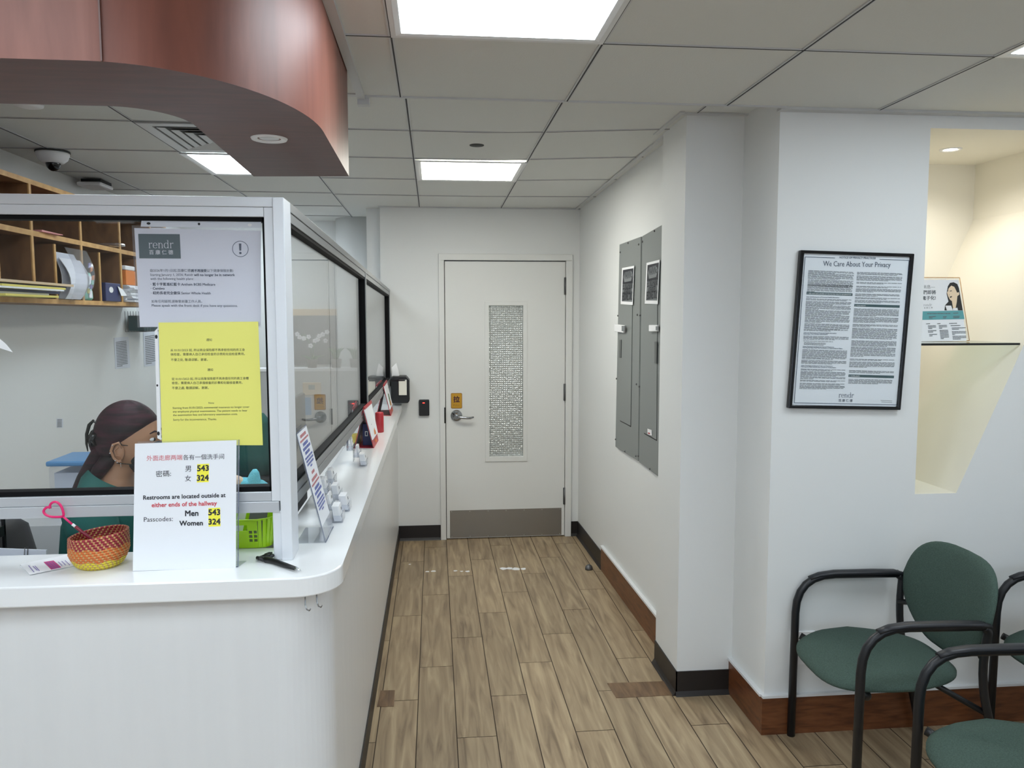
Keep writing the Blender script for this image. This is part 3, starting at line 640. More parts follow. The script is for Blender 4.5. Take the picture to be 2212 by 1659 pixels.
t1, f2, f3 = epanel('grey electrical panel with latch, the left one of the pair beside the door', [(1338, 528), (1384, 511), (1378, 996), (1329, 965)], [(1342, 640), (1367, 640), (1363, 920), (1340, 908)], 0,
    [(1331, 700), (1352, 703), (1351, 719), (1331, 716)], None, [(1340, 545), (1357, 525), (1380, 528), (1335, 682), (1332, 818), (1330, 949), (1350, 975), (1374, 985), (1377, 680), (1375, 830)], [(1339, 734), (1343, 734), (1342, 773), (1338, 773)])
t2, _, _ = epanel('grey electrical panel partly hidden by the column, right one of the pair', [(1387, 510), (1450, 474), (1446, 1048), (1380, 998)], [(1394, 656), (1421, 656), (1419, 950), (1392, 935)], 0,
    [(1406, 702), (1424, 702), (1424, 716), (1406, 716)], None, [(1388, 522), (1414, 499), (1383, 681), (1381, 835), (1379, 985), (1404, 1013)], [(1415, 738), (1420, 738), (1419, 785), (1415, 785)])
mb = MB(); f3.quad(mb, [(1399, 926), (1408, 929), (1408, 941), (1399, 938)], .001, .001); o = obj('label', mb, 'white', t2); mb = MB(); f3.quad(mb, [(1400, 934), (1404, 935), (1404, 938), (1400, 937)], .0008, .002); obj('red_mark', mb, 'red_card', o)
warn('grey warning sign on the left electrical panel', [(1344, 579), (1370, 574), (1367, 659), (1341, 657)])
warn('curling grey warning sign on the right electrical panel', [(1397, 568), (1425, 561), (1421, 657), (1393, 656)])
# doorstop and scraps on the floor
p = onz(1272, 1230, 0); mb = MB(); mb.lathe([(.026, 0), (.026, .012), (.02, .026), (.008, .034), (0, .035)], p, 24); tag(obj('door_stop', mb, 'hinge'), 'small grey dome doorstop on the floor by the right wall', 'doorstop')
mb = MB(); random.seed(3)
for u, v, a in ((885, 1219, 4), (923, 1235, 5), (936, 1234, 6), (984, 1233, 5), (997, 1234, 4), (1010, 1234, 6), (1087, 1228, 10), (1101, 1228, 9), (1114, 1229, 11), (1131, 1229, 8)):
    c = onz(u, v, .0006); k = 7; r_ = a*.0016*2.2
    mb.prism([c+V((r_*random.uniform(.5, 1)*cos(2*pi*i/k), r_*random.uniform(.5, 1)*sin(2*pi*i/k), 0)) for i in range(k)], (0, 0, .0006))
o = tag(obj('tape_residue', mb, 'white'), 'white scraps of peeled tape in a row across the floor', 'tape residue'); o['kind'] = 'stuff'
mb = MB(); f = Face((0, FY, 0), (0, -1, 0)); f.quad(mb, [(1707, 1363), (1760, 1362), (1760, 1434), (1707, 1434)], .008); tag(obj('wall_outlet', mb, 'white', bevel=.002), 'white wall outlet plate behind the front leg of the green chair', 'outlet')

# ================================================================== FRAMED NOTICE
pf = Face((0, FY-.022, 0), (0, -1, 0))
fo = [(1730, 540), (1976, 548), (1946, 886), (1703, 882)]; fi = [(1738, 547), (1968, 555), (1939, 879), (1712, 875)]
t = thing('framed_notice', 'black framed privacy notice hanging slightly crooked on the wall', 'framed notice', pf.at(1824, 884))
mb = MB(); mb.ring([pf.at(*p) for p in fo], [pf.at(*p) for p in fi], (0, .022, 0)); obj('frame', mb, 'black_gloss', t, bevel=.003)
ps = Face((0, FY-.012, 0), (0, -1, 0)); I = lambda s_, t_, Q=fi: tuple(Q[0][k]*(1-s_)*(1-t_)+Q[1][k]*s_*(1-t_)+Q[2][k]*s_*t_+Q[3][k]*(1-s_)*t_ for k in (0, 1))
mb = MB(); mb.slab([ps.at(*p) for p in [(1735, 544), (1971, 552), (1942, 882), (1709, 878)]], (0, 1, 0), .008); sh = obj('sheet', mb, 'paper', t)
mb = MB(); mb.slab([pf.at(*p, -.006) for p in fi], (0, 1, 0), .002); obj('pane', mb, 'glass', t)
Cr = lambda x, y: (1700+x*300/1345, 530+y*370/1659)      # survey of the close view
h = MB(); write_rendr(h, ps.at(*Cr(500, 1474)), ps.at(*Cr(645, 1476)), ps.n, hk=1.0); obj('logo_lettering', h, 'ink_navy', sh)
h = MB(); ps.write(h, '百 康 仁 德', *Cr(498, 1512), *Cr(632, 1514), off=.0012, bold=.01); obj('text_line', h, 'ink_navy', sh)
h = MB(); ps.write(h, 'NOTICE OF PRIVACY PRACTICES', *Cr(505, 126), *Cr(858, 134), off=.0012, bold=.012, shear=.2, hk=1.1); obj('text_line', h, 'ink_navy', sh)
h = MB(); ps.write(h, 'We Care About Your Privacy', *Cr(350, 200), *Cr(1000, 212), hk=1.25, off=.0012)
obj('heading', h, 'ink_navy', sh)
def line(mb, fc, a, b, w_=.0012):
    p, q = fc.at(*a, .0008), fc.at(*b, .0008); s_ = (q-p).cross(fc.n).normalized()*w_/2; mb.add([p-s_, q-s_, q+s_, p+s_], [(0, 1, 2, 3)])
bl = MB()
for a, b in (((176, 112), (465, 122)), ((895, 135), (1182, 146)), ((1182, 146), (1064, 1545)), ((1064, 1545), (70, 1525)), ((70, 1525), (176, 112))): line(bl, ps, Cr(*a), Cr(*b), .0022)
obj('border_line', bl, 'ink_navy', sh)
for (x0, y0, x1, y1, hh) in ((190, 450, 635, 465, 25), (652, 567, 1092, 580, 25), (597, 1250, 1037, 1262, 25)):
    bd = MB(); ps.quad(bd, [Cr(x0, y0), Cr(x1, y1), Cr(x1-2, y1+hh), Cr(x0-2, y0+hh)], .0004, .0004); obj('section_bar', bd, 'rendr_green', sh)
pw = Face((0, FY-.0132, 0), (0, -1, 0))
for s_, a, b in (('1. USES AND DISCLOSURES OF PROTECTED HEALTH INFORMATION', (196, 470), (622, 484)), ('2. YOUR RIGHTS', (658, 588), (760, 591)), ('3. COMPLAINTS', (603, 1270), (703, 1273))): bt = MB(); pw.write(bt, s_, *Cr(*a), *Cr(*b), bold=.01, hk=1.1, off=0); obj('bar_lettering', bt, 'white', sh)
fp = MB(); random.seed(5)
for x0, y0, x1, y1, rows, sh_ in ((208, 238, 655, 258, 3, .6), (205, 266, 652, 284, 6, .7), (203, 328, 648, 344, 7, .9), (200, 375, 642, 388, 8, .2), (186, 512, 630, 525, 2, .9), (184, 538, 628, 550, 4, .6), (182, 574, 626, 588, 5, .3), (178, 622, 618, 636, 5, .8), (176, 670, 615, 683, 8, .4), (170, 752, 610, 768, 6, .8), (164, 810, 606, 820, 2, .6), (160, 874, 602, 886, 4, .7), (158, 920, 450, 930, 1, 1), (165, 936, 380, 944, 3, .9), (150, 1005, 588, 1018, 10, .7), (140, 1108, 580, 1120, 4, .7), (134, 1192, 575, 1205, 2, .7), (133, 1216, 573, 1228, 5, .8), (130, 1266, 570, 1278, 3, .3), (127, 1300, 568, 1310, 2, .8), (124, 1330, 566, 1340, 2, .9), (122, 1352, 566, 1362, 4, .6),
    (680, 256, 1125, 270, 3, .9), (676, 292, 1122, 306, 5, .7), (674, 352, 1118, 366, 2, .6), (672, 390, 1112, 402, 2, .7), (668, 414, 1108, 428, 4, .4), (662, 464, 1104, 476, 3, .5), (660, 500, 1100, 514, 2, .7), (657, 526, 1098, 540, 3, .6), (650, 608, 1090, 622, 8, .5), (643, 690, 1084, 702, 6, .5), (637, 760, 1078, 772, 3, .4), (634, 796, 1074, 810, 11, .9), (626, 918, 1066, 930, 6, .8), (620, 980, 1058, 992, 6, .9), (615, 1040, 1054, 1050, 4, .3), (608, 1096, 1050, 1106, 2, .7), (606, 1124, 1048, 1134, 6, .4), (602, 1206, 1040, 1220, 3, .7), (596, 1292, 1026, 1302, 5, .7)):
    dy = rows*9.6; fine_print(fp, ps, (*Cr(x0, y0), *Cr(x1, y1)), (*Cr(x0-dy*.075, y0+dy), *Cr(x1-dy*.075, y1+dy)), rows, sh_, h=.5)
for (x0, y0, x1, y1) in ((907, 1498, 1022, 1503), (915, 1514, 1020, 1518)): fine_print(fp, ps, (*Cr(x0, y0), *Cr(x1, y1)), (*Cr(x0, y0+8), *Cr(x1, y1+8)), 1)
obj('fine_print', fp, 'ink_grey', sh)
for s_, a, b in (('Uses and Disclosures of Protected Health Information', (188, 504), (505, 511)), ('Uses and Disclosures of Protected Health Information', (162, 850), (478, 857)), ('Based upon Your Written Authorization', (160, 862), (392, 868)), ('Other Permitted and Required Uses and Disclosures', (152, 984), (455, 990)), ('That May Be Made With Your Permission or Opportunity to Object', (150, 996), (536, 1004)), ('Other Permitted and Required Uses and Disclosures', (137, 1168), (440, 1174)), ('That may be Made without your Consent or Authorization', (135, 1180), (474, 1189))): hd_ = MB(); ps.write(hd_, s_, *Cr(*a), *Cr(*b), bold=.02, off=.0009); obj('subheading', hd_, 'ink_navy', sh)

# ================================================================== NICHE CONTENTS
t = thing('glass_shelf', 'glass shelf with a dark edge inside the lit niche', 'shelf', (2.15, 3.2, 1.593))
xr_ = 2.129+.433*(1.6-.987)
mb = MB(); mb.hexa([(1.951, 3.01, 1.593), (xr_-.006, 3.01, 1.593), (xr_-.006, 3.4, 1.593), (1.951, 3.4, 1.593)], [(1.951, 3.01, 1.6025), (xr_-.002, 3.01, 1.6025), (xr_-.002, 3.4, 1.6025), (1.951, 3.4, 1.6025)]); obj('pane', mb, 'shelf_glass', t)
mb = MB(); mb.box((1.951, 3.006, 1.5935), (xr_-.006, 3.0098, 1.602)); obj('dark_edge', mb, 'black_gloss', t)
NY = 3.19; NV = V((0, -1, .0)); nf = Face((2.16, NY, 1.606), (-.12, -1, .16))
t = thing('brochure_holder', 'acrylic holder with a portrait flyer standing on the niche shelf', 'brochure holder', (2.2, NY, 1.604))
QH = [(1962, 599), (2073, 600), (2094, 735.5), (1980, 736.5)]
mb = MB(); nf.quad(mb, QH, .003); obj('acrylic_panel', mb, 'acrylic', t)
mb = MB(); q = [nf.at(*p) for p in QH]
for a, b in ((0, 1), (1, 2), (2, 3), (3, 0)): mb.tube([q[a], q[b]], .0017, 6)
obj('holder_edge', mb, 'oak_edge', t)
mb = MB(); b0, b1 = V((q[3].x, q[3].y, 1.6032)), V((q[2].x, q[2].y, 1.6032)); mb.slab([b0, b1, b1+V((0, .09, 0)), b0+V((0, .09, 0))], (0, 0, 1), .0015); obj('foot', mb, 'acrylic', t)
fly = thing('flyer', 'flyer with a dark haired woman above a teal band, held in the niche holder', 'flyer', nf.at(2040, 735))
N8 = lambda x, y: (1950+x*262/1976, 560+y*220/1659)
nf.p += nf.n*.0035
mb = MB(); nf.quad(mb, [N8(90, 335), N8(905, 335), N8(1040, 1330), N8(250, 1340)], .0008); obj('sheet', mb, 'paper', fly)
mb = MB(); nf.quad(mb, [N8(200, 850), N8(982, 836), N8(1006, 976), N8(220, 990)], .0004, .0009); obj('teal_band', mb, 'teal_band', fly)
mb = MB(); nf.quad(mb, [N8(*p) for p in ((735, 440), (770, 385), (830, 375), (890, 405), (915, 470), (945, 640), (978, 834), (680, 834), (690, 750), (745, 690), (715, 560))], .0004, .0010); obj('printed_hair', mb, 'hair_print', fly)
mb = MB(); nf.quad(mb, [N8(*p) for p in ((722, 545), (750, 470), (790, 430), (840, 450), (870, 510), (885, 545), (915, 535), (922, 575), (890, 600), (880, 700), (860, 800), (820, 800), (800, 680), (770, 660), (738, 600))], .0004, .0014); obj('printed_face', mb, 'skin_print', fly)
mb = MB()
for P in (((765, 515), (800, 508), (800, 520), (768, 525)), ((725, 512), (742, 508), (740, 522), (727, 524)), ((765, 610), (805, 600), (795, 622), (772, 628)), ((750, 575), (765, 580), (760, 586))): nf.quad(mb, [N8(*p) for p in P], .0003, .0018)
obj('printed_features', mb, 'hair_print', fly)
mb = MB(); nf.quad(mb, [N8(*p) for p in ((695, 755), (790, 755), (815, 835), (720, 835))], .0004, .002); nf.quad(mb, [N8(*p) for p in ((815, 800), (890, 790), (900, 834), (818, 834))], .0004, .002); obj('printed_phone', mb, 'white', fly)
h = MB(); nf.write(h, '好消息—', *N8(255, 475), *N8(525, 475), off=.001); nf.write(h, '我們即將', *N8(260, 565), *N8(540, 565), bold=.03, off=.001); nf.write(h, '電子化!', *N8(315, 660), *N8(535, 655), bold=.03, off=.001)
write_rendr(h, nf.at(*N8(340, 768)), nf.at(*N8(475, 764)), nf.n); nf.write(h, '百 康 仁 德', *N8(345, 805), *N8(485, 800), off=.001); obj('lettering', h, 'ink_grey', fly)
nfp = Face(nf.p+nf.n*.0012, nf.n)
h = MB(); h2 = MB(); random.seed(9)
for x0, x1, y0, rows, s_ in ((395, 780, 885, 1, 0), (820, 905, 878, 1, 0), (425, 540, 935, 2, .5), (655, 715, 935, 2, .8), (820, 930, 930, 2, .9), (380, 445, 1052, 1, 0), (410, 540, 1085, 3, .5), (410, 550, 1165, 2, .6), (430, 560, 1225, 2, .4), (560, 615, 1050, 1, 0), (585, 720, 1080, 3, .4), (600, 740, 1160, 7, .4), (755, 885, 1045, 1, 0), (780, 940, 1082, 1, 0), (800, 1030, 1118, 2, .5), (800, 1035, 1180, 3, .2), (810, 1035, 1255, 3, .6)):
    fine_print(h2 if y0 < 1000 else h, nfp, (*N8(x0, y0-10), *N8(x1, y0-14)), (*N8(x0+rows*3, y0-10+22*rows), *N8(x1+rows*3, y0-14+22*rows)), rows, s_ or None, h=.55)
obj('band_print', h2, 'ink_grey', fly); obj('fine_print', h, 'ink_grey', fly)

# ================================================================== CHAIRS
def fillet(P, r, n=6):
    P = [V(p) for p in P]; out = [P[0]]
    for i in range(1, len(P)-1):
        a, b, c = P[i-1], P[i], P[i+1]; rr = r[i] if hasattr(r, '__len__') else r
        p, q = b+(a-b).normalized()*rr, b+(c-b).normalized()*rr
        for k in range(n+1): t_ = k/n; out.append(p*(1-t_)**2+b*2*t_*(1-t_)+q*t_*t_)
    return out+[P[-1]]
def cushion(center_f, nu, outline, thick, dome):
    """closed cushion: outline(t)->(a,b); surface point = center_f(a,b)+normal*k"""
    mb = MB(); seg = len(outline); rings = []
    prof = [(0, 1.0), (.5, .97), (.8, .86), (.94, .6), (1, .15), (1, -.2), (.95, -.5), (.7, -.55), (0, -.55)]
    vs = []; fs = []
    for s_, k in prof:
        for a, b in outline:
            p, nn = center_f(a*s_, b*s_); vs.append(p+nn*(k*thick+ (dome*(1-s_*s_) if k > .1 else 0)))
    R = len(prof)
    for i in range(R-1):
        for j in range(seg): fs.append((i*seg+j, i*seg+(j+1) % seg, (i+1)*seg+(j+1) % seg, (i+1)*seg+j))
    mb.add(vs, fs, True); return mb
def sup(n, fx0, fx1, wy, pw, taper):
    out = []
    for k in range(n):
        t_ = 2*pi*k/n; c, s_ = cos(t_), sin(t_)
        a = (abs(c)**pw)*(1 if c > 0 else -1); b = (abs(s_)**pw)*(1 if s_ > 0 else -1)
        x = a*(fx1 if a > 0 else fx0); out.append((x, b*wy*(1-taper*(x/fx1 if x > 0 else 0)-.06*(x < 0)*abs(a))))
    return out
def make_chair(label):
    t = thing('waiting_chair', label, 'chair', (0, 0, 0), 'green waiting chairs')
    # seat: broad rounded front (-x), narrower rear
    ol = sup(48, .265, .24, .262, .62, .26)
    mb = cushion(lambda a, b: (V((a-.01, b, .452-.02*((a-.05)/.25)**2*(1 if a < .05 else -.6)-.012*(1-(b/.26)**2)*(a > -.1))), V((0, 0, 1))), 0, ol, .026, .012); obj('seat', mb, 'chair_fabric', t)
    bo = []
    for k in range(48):
        t_ = 2*pi*k/48; c, s_ = cos(t_), sin(t_); a = (abs(c)**.6)*(1 if c > 0 else -1); b = (abs(s_)**.6)*(1 if s_ > 0 else -1)
        bo.append((a*(.272-.02*max(0, b) if b > 0 else .272-.12*abs(b)**1.5), b*(.178 if b > 0 else .19)))
    # backrest: local a=width(y), b=height; leans back, curves round the sitter
    def bk(a, b): return V((.225+.09*(b+.18)/.36-.6*a*a, a, .672+b)), V((-.96, -1.3*a, .24)).normalized()
    mb = cushion(bk, 0, bo, .022, .006); obj('backrest', mb, 'chair_fabric', t)
    for s_ in (1, -1):
        y = .271*s_
        mb = MB(); mb.tube(fillet([(-.217, y, 0), (-.212, y, .673), (.205, y, .673)], [0, .155, 0]), [.0155]*2+[.0155]*6+[.0155], 14); obj('front_leg_and_arm', mb, 'chair_frame', t)
        mb = MB(); mb.tube(fillet([(.205, y, .668), (.222, y, .655), (.205, y-.01*s_, .50), (.325, y, 0)], [0, .014, .12, 0]), .014, 12); obj('rear_leg', mb, 'chair_frame', t)
        mb = MB(); mb.tube([(-.16, y, .660), (-.12, y, .674), (-.06, y, .681), (.1, y, .682), (.19, y, .68), (.226, y, .672)], [.015, .018, .02, .021, .02, .014], 14, flat=.55, flatdir=(0, 0, 1)); obj('arm_pad', mb, 'chair_pad', t)
    mb = MB(); mb.tube(fillet([(-.2, .25, .43), (-.15, .22, .405), (-.15, -.22, .405), (-.2, -.25, .43)], .04), .014, 10); mb.tube([(-.16, .17, .408), (.12, .15, .412), (.235, .262, .36)], .011, 8); mb.tube([(-.16, -.17, .408), (.12, -.15, .412), (.235, -.262, .36)], .011, 8); obj('seat_frame', mb, 'black', t)
    mb = MB(); mb.tube([(.208, .262, .56), (.268, .12, .6), (.268, -.12, .6), (.208, -.262, .56)], .011, 8); mb.tube([(.262, .08, .58), (.278, .07, .7)], .011, 8); mb.tube([(.262, -.08, .58), (.278, -.07, .7)], .011, 8); obj('back_bracket', mb, 'black', t)
    return t
def copy_tree(o, parent=None):
    c = o.copy(); COL.objects.link(c)
    if parent: c.parent = parent
    for ch in [x for x in bpy.data.objects if x.parent == o]: copy_tree(ch, c)
    return c
ch = make_chair('green waiting chair with black arms standing against the wall under the framed notice')
def place(o, x, y, r): o.location = (x, y, 0); o.rotation_euler = (0, 0, radians(r))
place(ch, 1.642, 2.682, -3)
c2 = copy_tree(ch); place(c2, 1.695, 1.945, -3); c2['label'] = 'nearest green waiting chair, cut off at the lower right corner'
c3 = copy_tree(ch); place(c3, 2.45, 2.60, -3); c3['label'] = 'green waiting chair at the right edge, behind the backrest of another'

# ================================================================== PIGEONHOLE SHELVES (office left wall)
XF, XW = -1.80, -2.1
t = thing('pigeonhole_cabinet', 'oak edged pigeonhole cabinet hung high on the office wall', 'cabinet', (-1.95, 4.3, 1.78))
YA, YZ = 2.4, 5.6
def board(name, y0, y1, z0, z1):
    mb = MB(); mb.box((XW, y0, z0), (XF-.006, y1, z1)); o = obj(name, mb, 'ply', t); mb = MB(); mb.box((XF-.006, y0, z0), (XF, y1, z1)); obj('edge_strip', mb, 'oak_edge', o); return o
board('shelf', YA, YZ, 1.775, 1.798); board('shelf', YA, YZ, 2.078, 2.102); board('shelf', YA, YZ, 2.308, 2.33)
for y in (2.75, 3.27, 3.79, 4.29, 4.80, 5.3): board('divider', y-.01, y+.01, 1.798, 2.078); board('divider', y-.01, y+.01, 2.102, 2.308)
for y in (3.5, 4.0, 4.505, 5.05): board('divider', y-.009, y+.009, 1.798, 2.06)
mb = MB(); mb.box((XW, YA, 1.798), (XW+.012, YZ, 2.308)); obj('back_panel', mb, 'ply', t)
# magazines lying on the bottom shelf, poking out
zz = 1.799; random.seed(11)
for i, (m_, lb) in enumerate((('yellowpaper', 'yellow folder at the bottom of the paper pile on the shelf'), ('paper_cool', 'grey booklet second from the bottom of the shelf pile'), ('blue_dark', 'dark blue booklet low in the shelf pile'), ('paper', 'white booklet in the middle of the shelf pile'), ('yellowpaper', 'yellow pad in the upper part of the shelf pile'), ('blue_dark', 'blue folder near the top of the shelf pile'), ('beige', 'spiral pad on top of the shelf pile'))):
    h_ = random.choice((.007, .009, .011)); y0 = 3.32+random.uniform(-.03, .03); mb = MB(); a = random.uniform(-.05, .05)
    x1 = XF+.07+random.uniform(-.03, .04); y1 = 3.80+i*.015+random.uniform(0, .12) if i > 1 else 3.78
    mb.hexa([(XF+.002, y0, zz), (x1, y0+a*.3, zz), (x1+.01, y1, zz), (XF+.002, y1, zz)], [(XF+.002, y0, zz+h_), (x1, y0+a*.3, zz+h_), (x1+.01, y1, zz+h_), (XF+.002, y1, zz+h_)])
    tag(obj('booklet', mb, m_), lb, 'booklet', 'booklets piled on the shelf edge'); zz += h_+.0008
# plastic wallet of divider tabs
t = thing('plastic_wallet', 'clear plastic wallet of tabbed papers bulging from a pigeonhole', 'wallet', (-1.82, 4.14, 1.799))
def sheet(mb, y0, y1, z0, z1, x0, bulge, th=.004, lean=.03):
    n_ = 8; A = []; B = []
    for i in range(n_+1):
        k = i/n_; z = z0+(z1-z0)*k; x = x0+bulge*sin(pi*(1-k)*.8)
        A.append((x, y0+lean*k, z)); B.append((x, y1+lean*k*1.2-(.06*(1-k)**2), z))
    for i in range(n_): mb.hexa([A[i], B[i], B[i+1], A[i+1]], [V(p)+V((th, 0, 0)) for p in (A[i], B[i], B[i+1], A[i+1])])
mb = MB(); sheet(mb, 4.02, 4.245, 1.80, 2.03, XF-.04, .05); obj('papers', mb, 'paper_cool', t)
mb = MB(); sheet(mb, 4.02, 4.245, 1.80, 2.0, XF-.01, .06, .003); obj('front_sheet', mb, 'paper', t)
for i, m_ in enumerate(('yellowpaper', 'purple', 'mint', 'orange', 'ink', 'orange', 'purple')):
    k = .1+i*.11; mb = MB(); z = 1.81+.2*k; y = 4.19+.08*k; x = XF+.01+.06*sin(pi*(1-k)*.8); mb.hexa([(x-.002, y, z), (x-.002, y+.022, z+.004), (x-.002, y+.026, z+.028), (x-.002, y+.005, z+.024)], [(x+.003, y, z), (x+.003, y+.022, z+.004), (x+.003, y+.026, z+.028), (x+.003, y+.005, z+.024)]); obj('index_tab', mb, m_, t)
mb = MB(); sheet(mb, 4.015, 4.25, 1.80, 2.05, XF+.022, .055, .0015); obj('clear_cover', mb, 'sleeve', t)
for z, lb in ((1.80, 'lower mint green plastic packet in the narrow pigeonhole'), (1.875, 'upper mint green plastic packet in the narrow pigeonhole')):
    t = thing('packet', lb, 'packet', (-1.83, 4.38, z), 'mint packets')
    mb = MB(); mb.loft([((XF-.03, 4.38, z+h_), (.03*k, 0, 0), (0, .062*k, 0)) for h_, k in ((0, .8), (.012, 1), (.045, .95), (.068, .75), (.072, .4))], 12); obj('wrap', mb, 'mint', t)
    mb = MB(); mb.box((XF-.002, 4.35, z+.012), (XF+.003, 4.385, z+.05)); obj('label', mb, 'paper', t)
t = thing('tissue_carton', 'dark blue carton with a torn white flap in the pigeonhole', 'carton', (-1.85, 4.62, 1.799))
mb = MB(); mb.box((XF-.2, 4.53, 1.799), (XF+.015, 4.735, 1.90)); obj('carton_body', mb, 'blue_dark', t, bevel=.003)
mb = MB(); c = V((XF+.0158, 4.60, 1.862)); K = 24; mb.prism([c+V((0, (.032 if i % 2 else .026)*cos(2*pi*i/K), (.018 if i % 2 else .0145)*sin(2*pi*i/K))) for i in range(K)], (.0008, 0, 0)); obj('burst_print', mb, 'white', t)
mb = MB(); mb.hexa([(XF+.016, 4.69, 1.885), (XF+.016, 4.76, 1.87), (XF+.03, 4.78, 1.835), (XF+.03, 4.70, 1.83)], [(XF+.018, 4.69, 1.885), (XF+.018, 4.76, 1.87), (XF+.032, 4.78, 1.835), (XF+.032, 4.70, 1.83)]); obj('flap', mb, 'white', t)
mb = MB(); mb.box((XF-.2, 4.84, 1.9), (XF+.01, 4.99, 1.985)); tag(obj('orange_box', mb, 'orange', bevel=.003), 'orange box on the paper stack beside the blue carton', 'box')
mb = MB(); mb.box((XF-.2, 4.835, 1.986), (XF+.012, 4.98, 2.012)); tag(obj('white_box', mb, 'white', bevel=.006), 'small white box on top of the orange box', 'box')
mb = MB(); random.seed(2)
for i in range(20):
    z = 1.8+i*.0049; d_ = random.uniform(-.012, .012); mb.box((XF-.2, 4.83+d_, z), (XF+.03+d_*2, 5.03+d_, z+.0044))
tag(obj('paper_stack', mb, 'paper'), 'fanned stack of white papers spilling from the pigeonhole end', 'papers')
mb = MB(); mb.hexa([(XF-.2, 3.84, 2.103), (XF+.01, 3.86, 2.103), (XF+.03, 4.02, 2.103), (XF-.2, 4.1, 2.103)], [(XF-.2, 3.84, 2.108), (XF+.01, 3.86, 2.112), (XF+.03, 4.02, 2.106), (XF-.2, 4.1, 2.108)]); tag(obj('pink_folder', mb, 'pinkpaper'), 'pink folder lying on the middle shelf', 'folder')
mb = MB(); mb.loft([((XF-.06+.1*k, 4.68, 2.112+.004*k), (0, .09*(1-.5*abs(k-.5)), 0), (0, 0, .01)) for k in (0, .3, .6, .9, 1.1)], 10); tag(obj('plastic_bag', mb, 'sleeve'), 'crumpled clear plastic bag on the middle shelf', 'bag')
# wall items below
t = thing('wire_basket', 'grey wire basket hanging on the office wall below the shelves', 'wire basket', (-2.03, 5.85, 1.62))
mb = MB()
for y in [5.6+.05*i for i in range(11)]: mb.tube([(-2.09, y, 1.75), (-2.09, y, 1.61), (-1.97, y, 1.61), (-1.97, y, 1.73)], .0022, 5)
for z in (1.61, 1.65, 1.69, 1.73): mb.tube([(-1.97, 5.6, z), (-1.97, 6.1, z)], .0025, 5)
obj('wires', mb, 'hinge', t)
mb = MB(); mb.box((-2.08, 5.63, 1.615), (-1.98, 5.9, 1.72)); tag(obj('paper_bundle', mb, 'rendr_green'), 'dark green bundle inside the wire basket', 'bundle')
lf_ = Face((-2.0995, 0, 0), (1, 0, 0))
for i, (Q, lb) in enumerate((([(246, 730), (277, 727), (281, 794), (249, 797)], 'taped printed sheet in a sleeve on the office wall'), ([(309, 718), (345, 713), (346, 788), (311, 792)], 'taped printed sheet on the office wall, half hidden by the yellow notice'))):
    t = thing('wall_sheet', lb, 'sheet', lf_.at(*Q[3]), 'sheets taped to the office wall')
    mb = MB(); lf_.quad(mb, Q, .002); obj('sheet', mb, 'paper_cool', t)
    mb = MB(); (a, b, c, d) = Q; f3 = Face((-2.097, 0, 0), (1, 0, 0)); fine_print(mb, f3, (a[0]+4, a[1]+8, b[0]-4, b[1]+8), (d[0]+4, d[1]-4, c[0]-4, c[1]-4), 16, .5); obj('fine_print', mb, 'ink_grey', t)
t = thing('barcode_sticker', 'tiny printed sticker on the office wall left of the woman', 'sticker', lf_.at(129, 922))
mb = MB(); lf_.quad(mb, [(122, 904), (136, 904), (136, 924), (122, 924)], .001); obj('label', mb, 'paper_cool', t)
mb = MB(); f3 = Face((-2.098, 0, 0), (1, 0, 0)); fine_print(mb, f3, (124, 905, 134, 905), (124, 923, 134, 923), 6); obj('fine_print', mb, 'ink_grey', t)

# ================================================================== NOTICES TAPED ON THE FRONT PANE
A = lambda x, y: (280+x*.15066, 470+y*.15066)
pt = Face((0, 2.163, 0), (0, -1, 0)); pl2 = Face((0, 2.160, 0), (0, -1, 0)); pl3 = Face((0, 2.156, 0), (0, -1, 0))
t = thing('plan_notice', 'white notice with a dark green logo block in a plastic sleeve on the front glass', 'notice', pt.at(430, 706))
mb = MB(); pt.quad(mb, [A(68, 150), A(1880, 190), A(1880, 1555), A(150, 1568)], .0008); sh = obj('sheet', mb, 'paper', t)
mb = MB(); pt.quad(mb, [A(123, 233), A(719, 238), A(735, 588), A(140, 585)], .0003, .0008); obj('logo_block', mb, 'rendr_green', sh)
fa = Face((0, 2.1615, 0), (0, -1, 0)); h = MB(); write_rendr(h, fa.at(*A(275, 440)), fa.at(*A(632, 440)), fa.n, off=.0004); fa.write(h, '百 康 仁 德', *A(283, 524), *A(625, 524), off=.0004, bold=.01); obj('logo_lettering', h, 'white', sh)
h = MB(); c = fa.at(*A(1588, 450)); R_ = (fa.at(*A(1705, 450))-c).length
h.ring([c+V((R_*cos(2*pi*i/40), -.0003, R_*sin(2*pi*i/40))) for i in range(40)], [c+V((R_*.93*cos(2*pi*i/40), -.0003, R_*.93*sin(2*pi*i/40))) for i in range(40)], (0, -.0003, 0))
fa.quad(h, [A(1566, 372), A(1602, 372), A(1600, 474), A(1574, 474)], .0003, .0003); cc = fa.at(*A(1588, 508), .0004); h.prism([cc+V((R_*.15*cos(2*pi*i/20), 0, R_*.15*sin(2*pi*i/20))) for i in range(20)], (0, -.0003, 0)); obj('alert_symbol', h, 'ink_navy', sh)
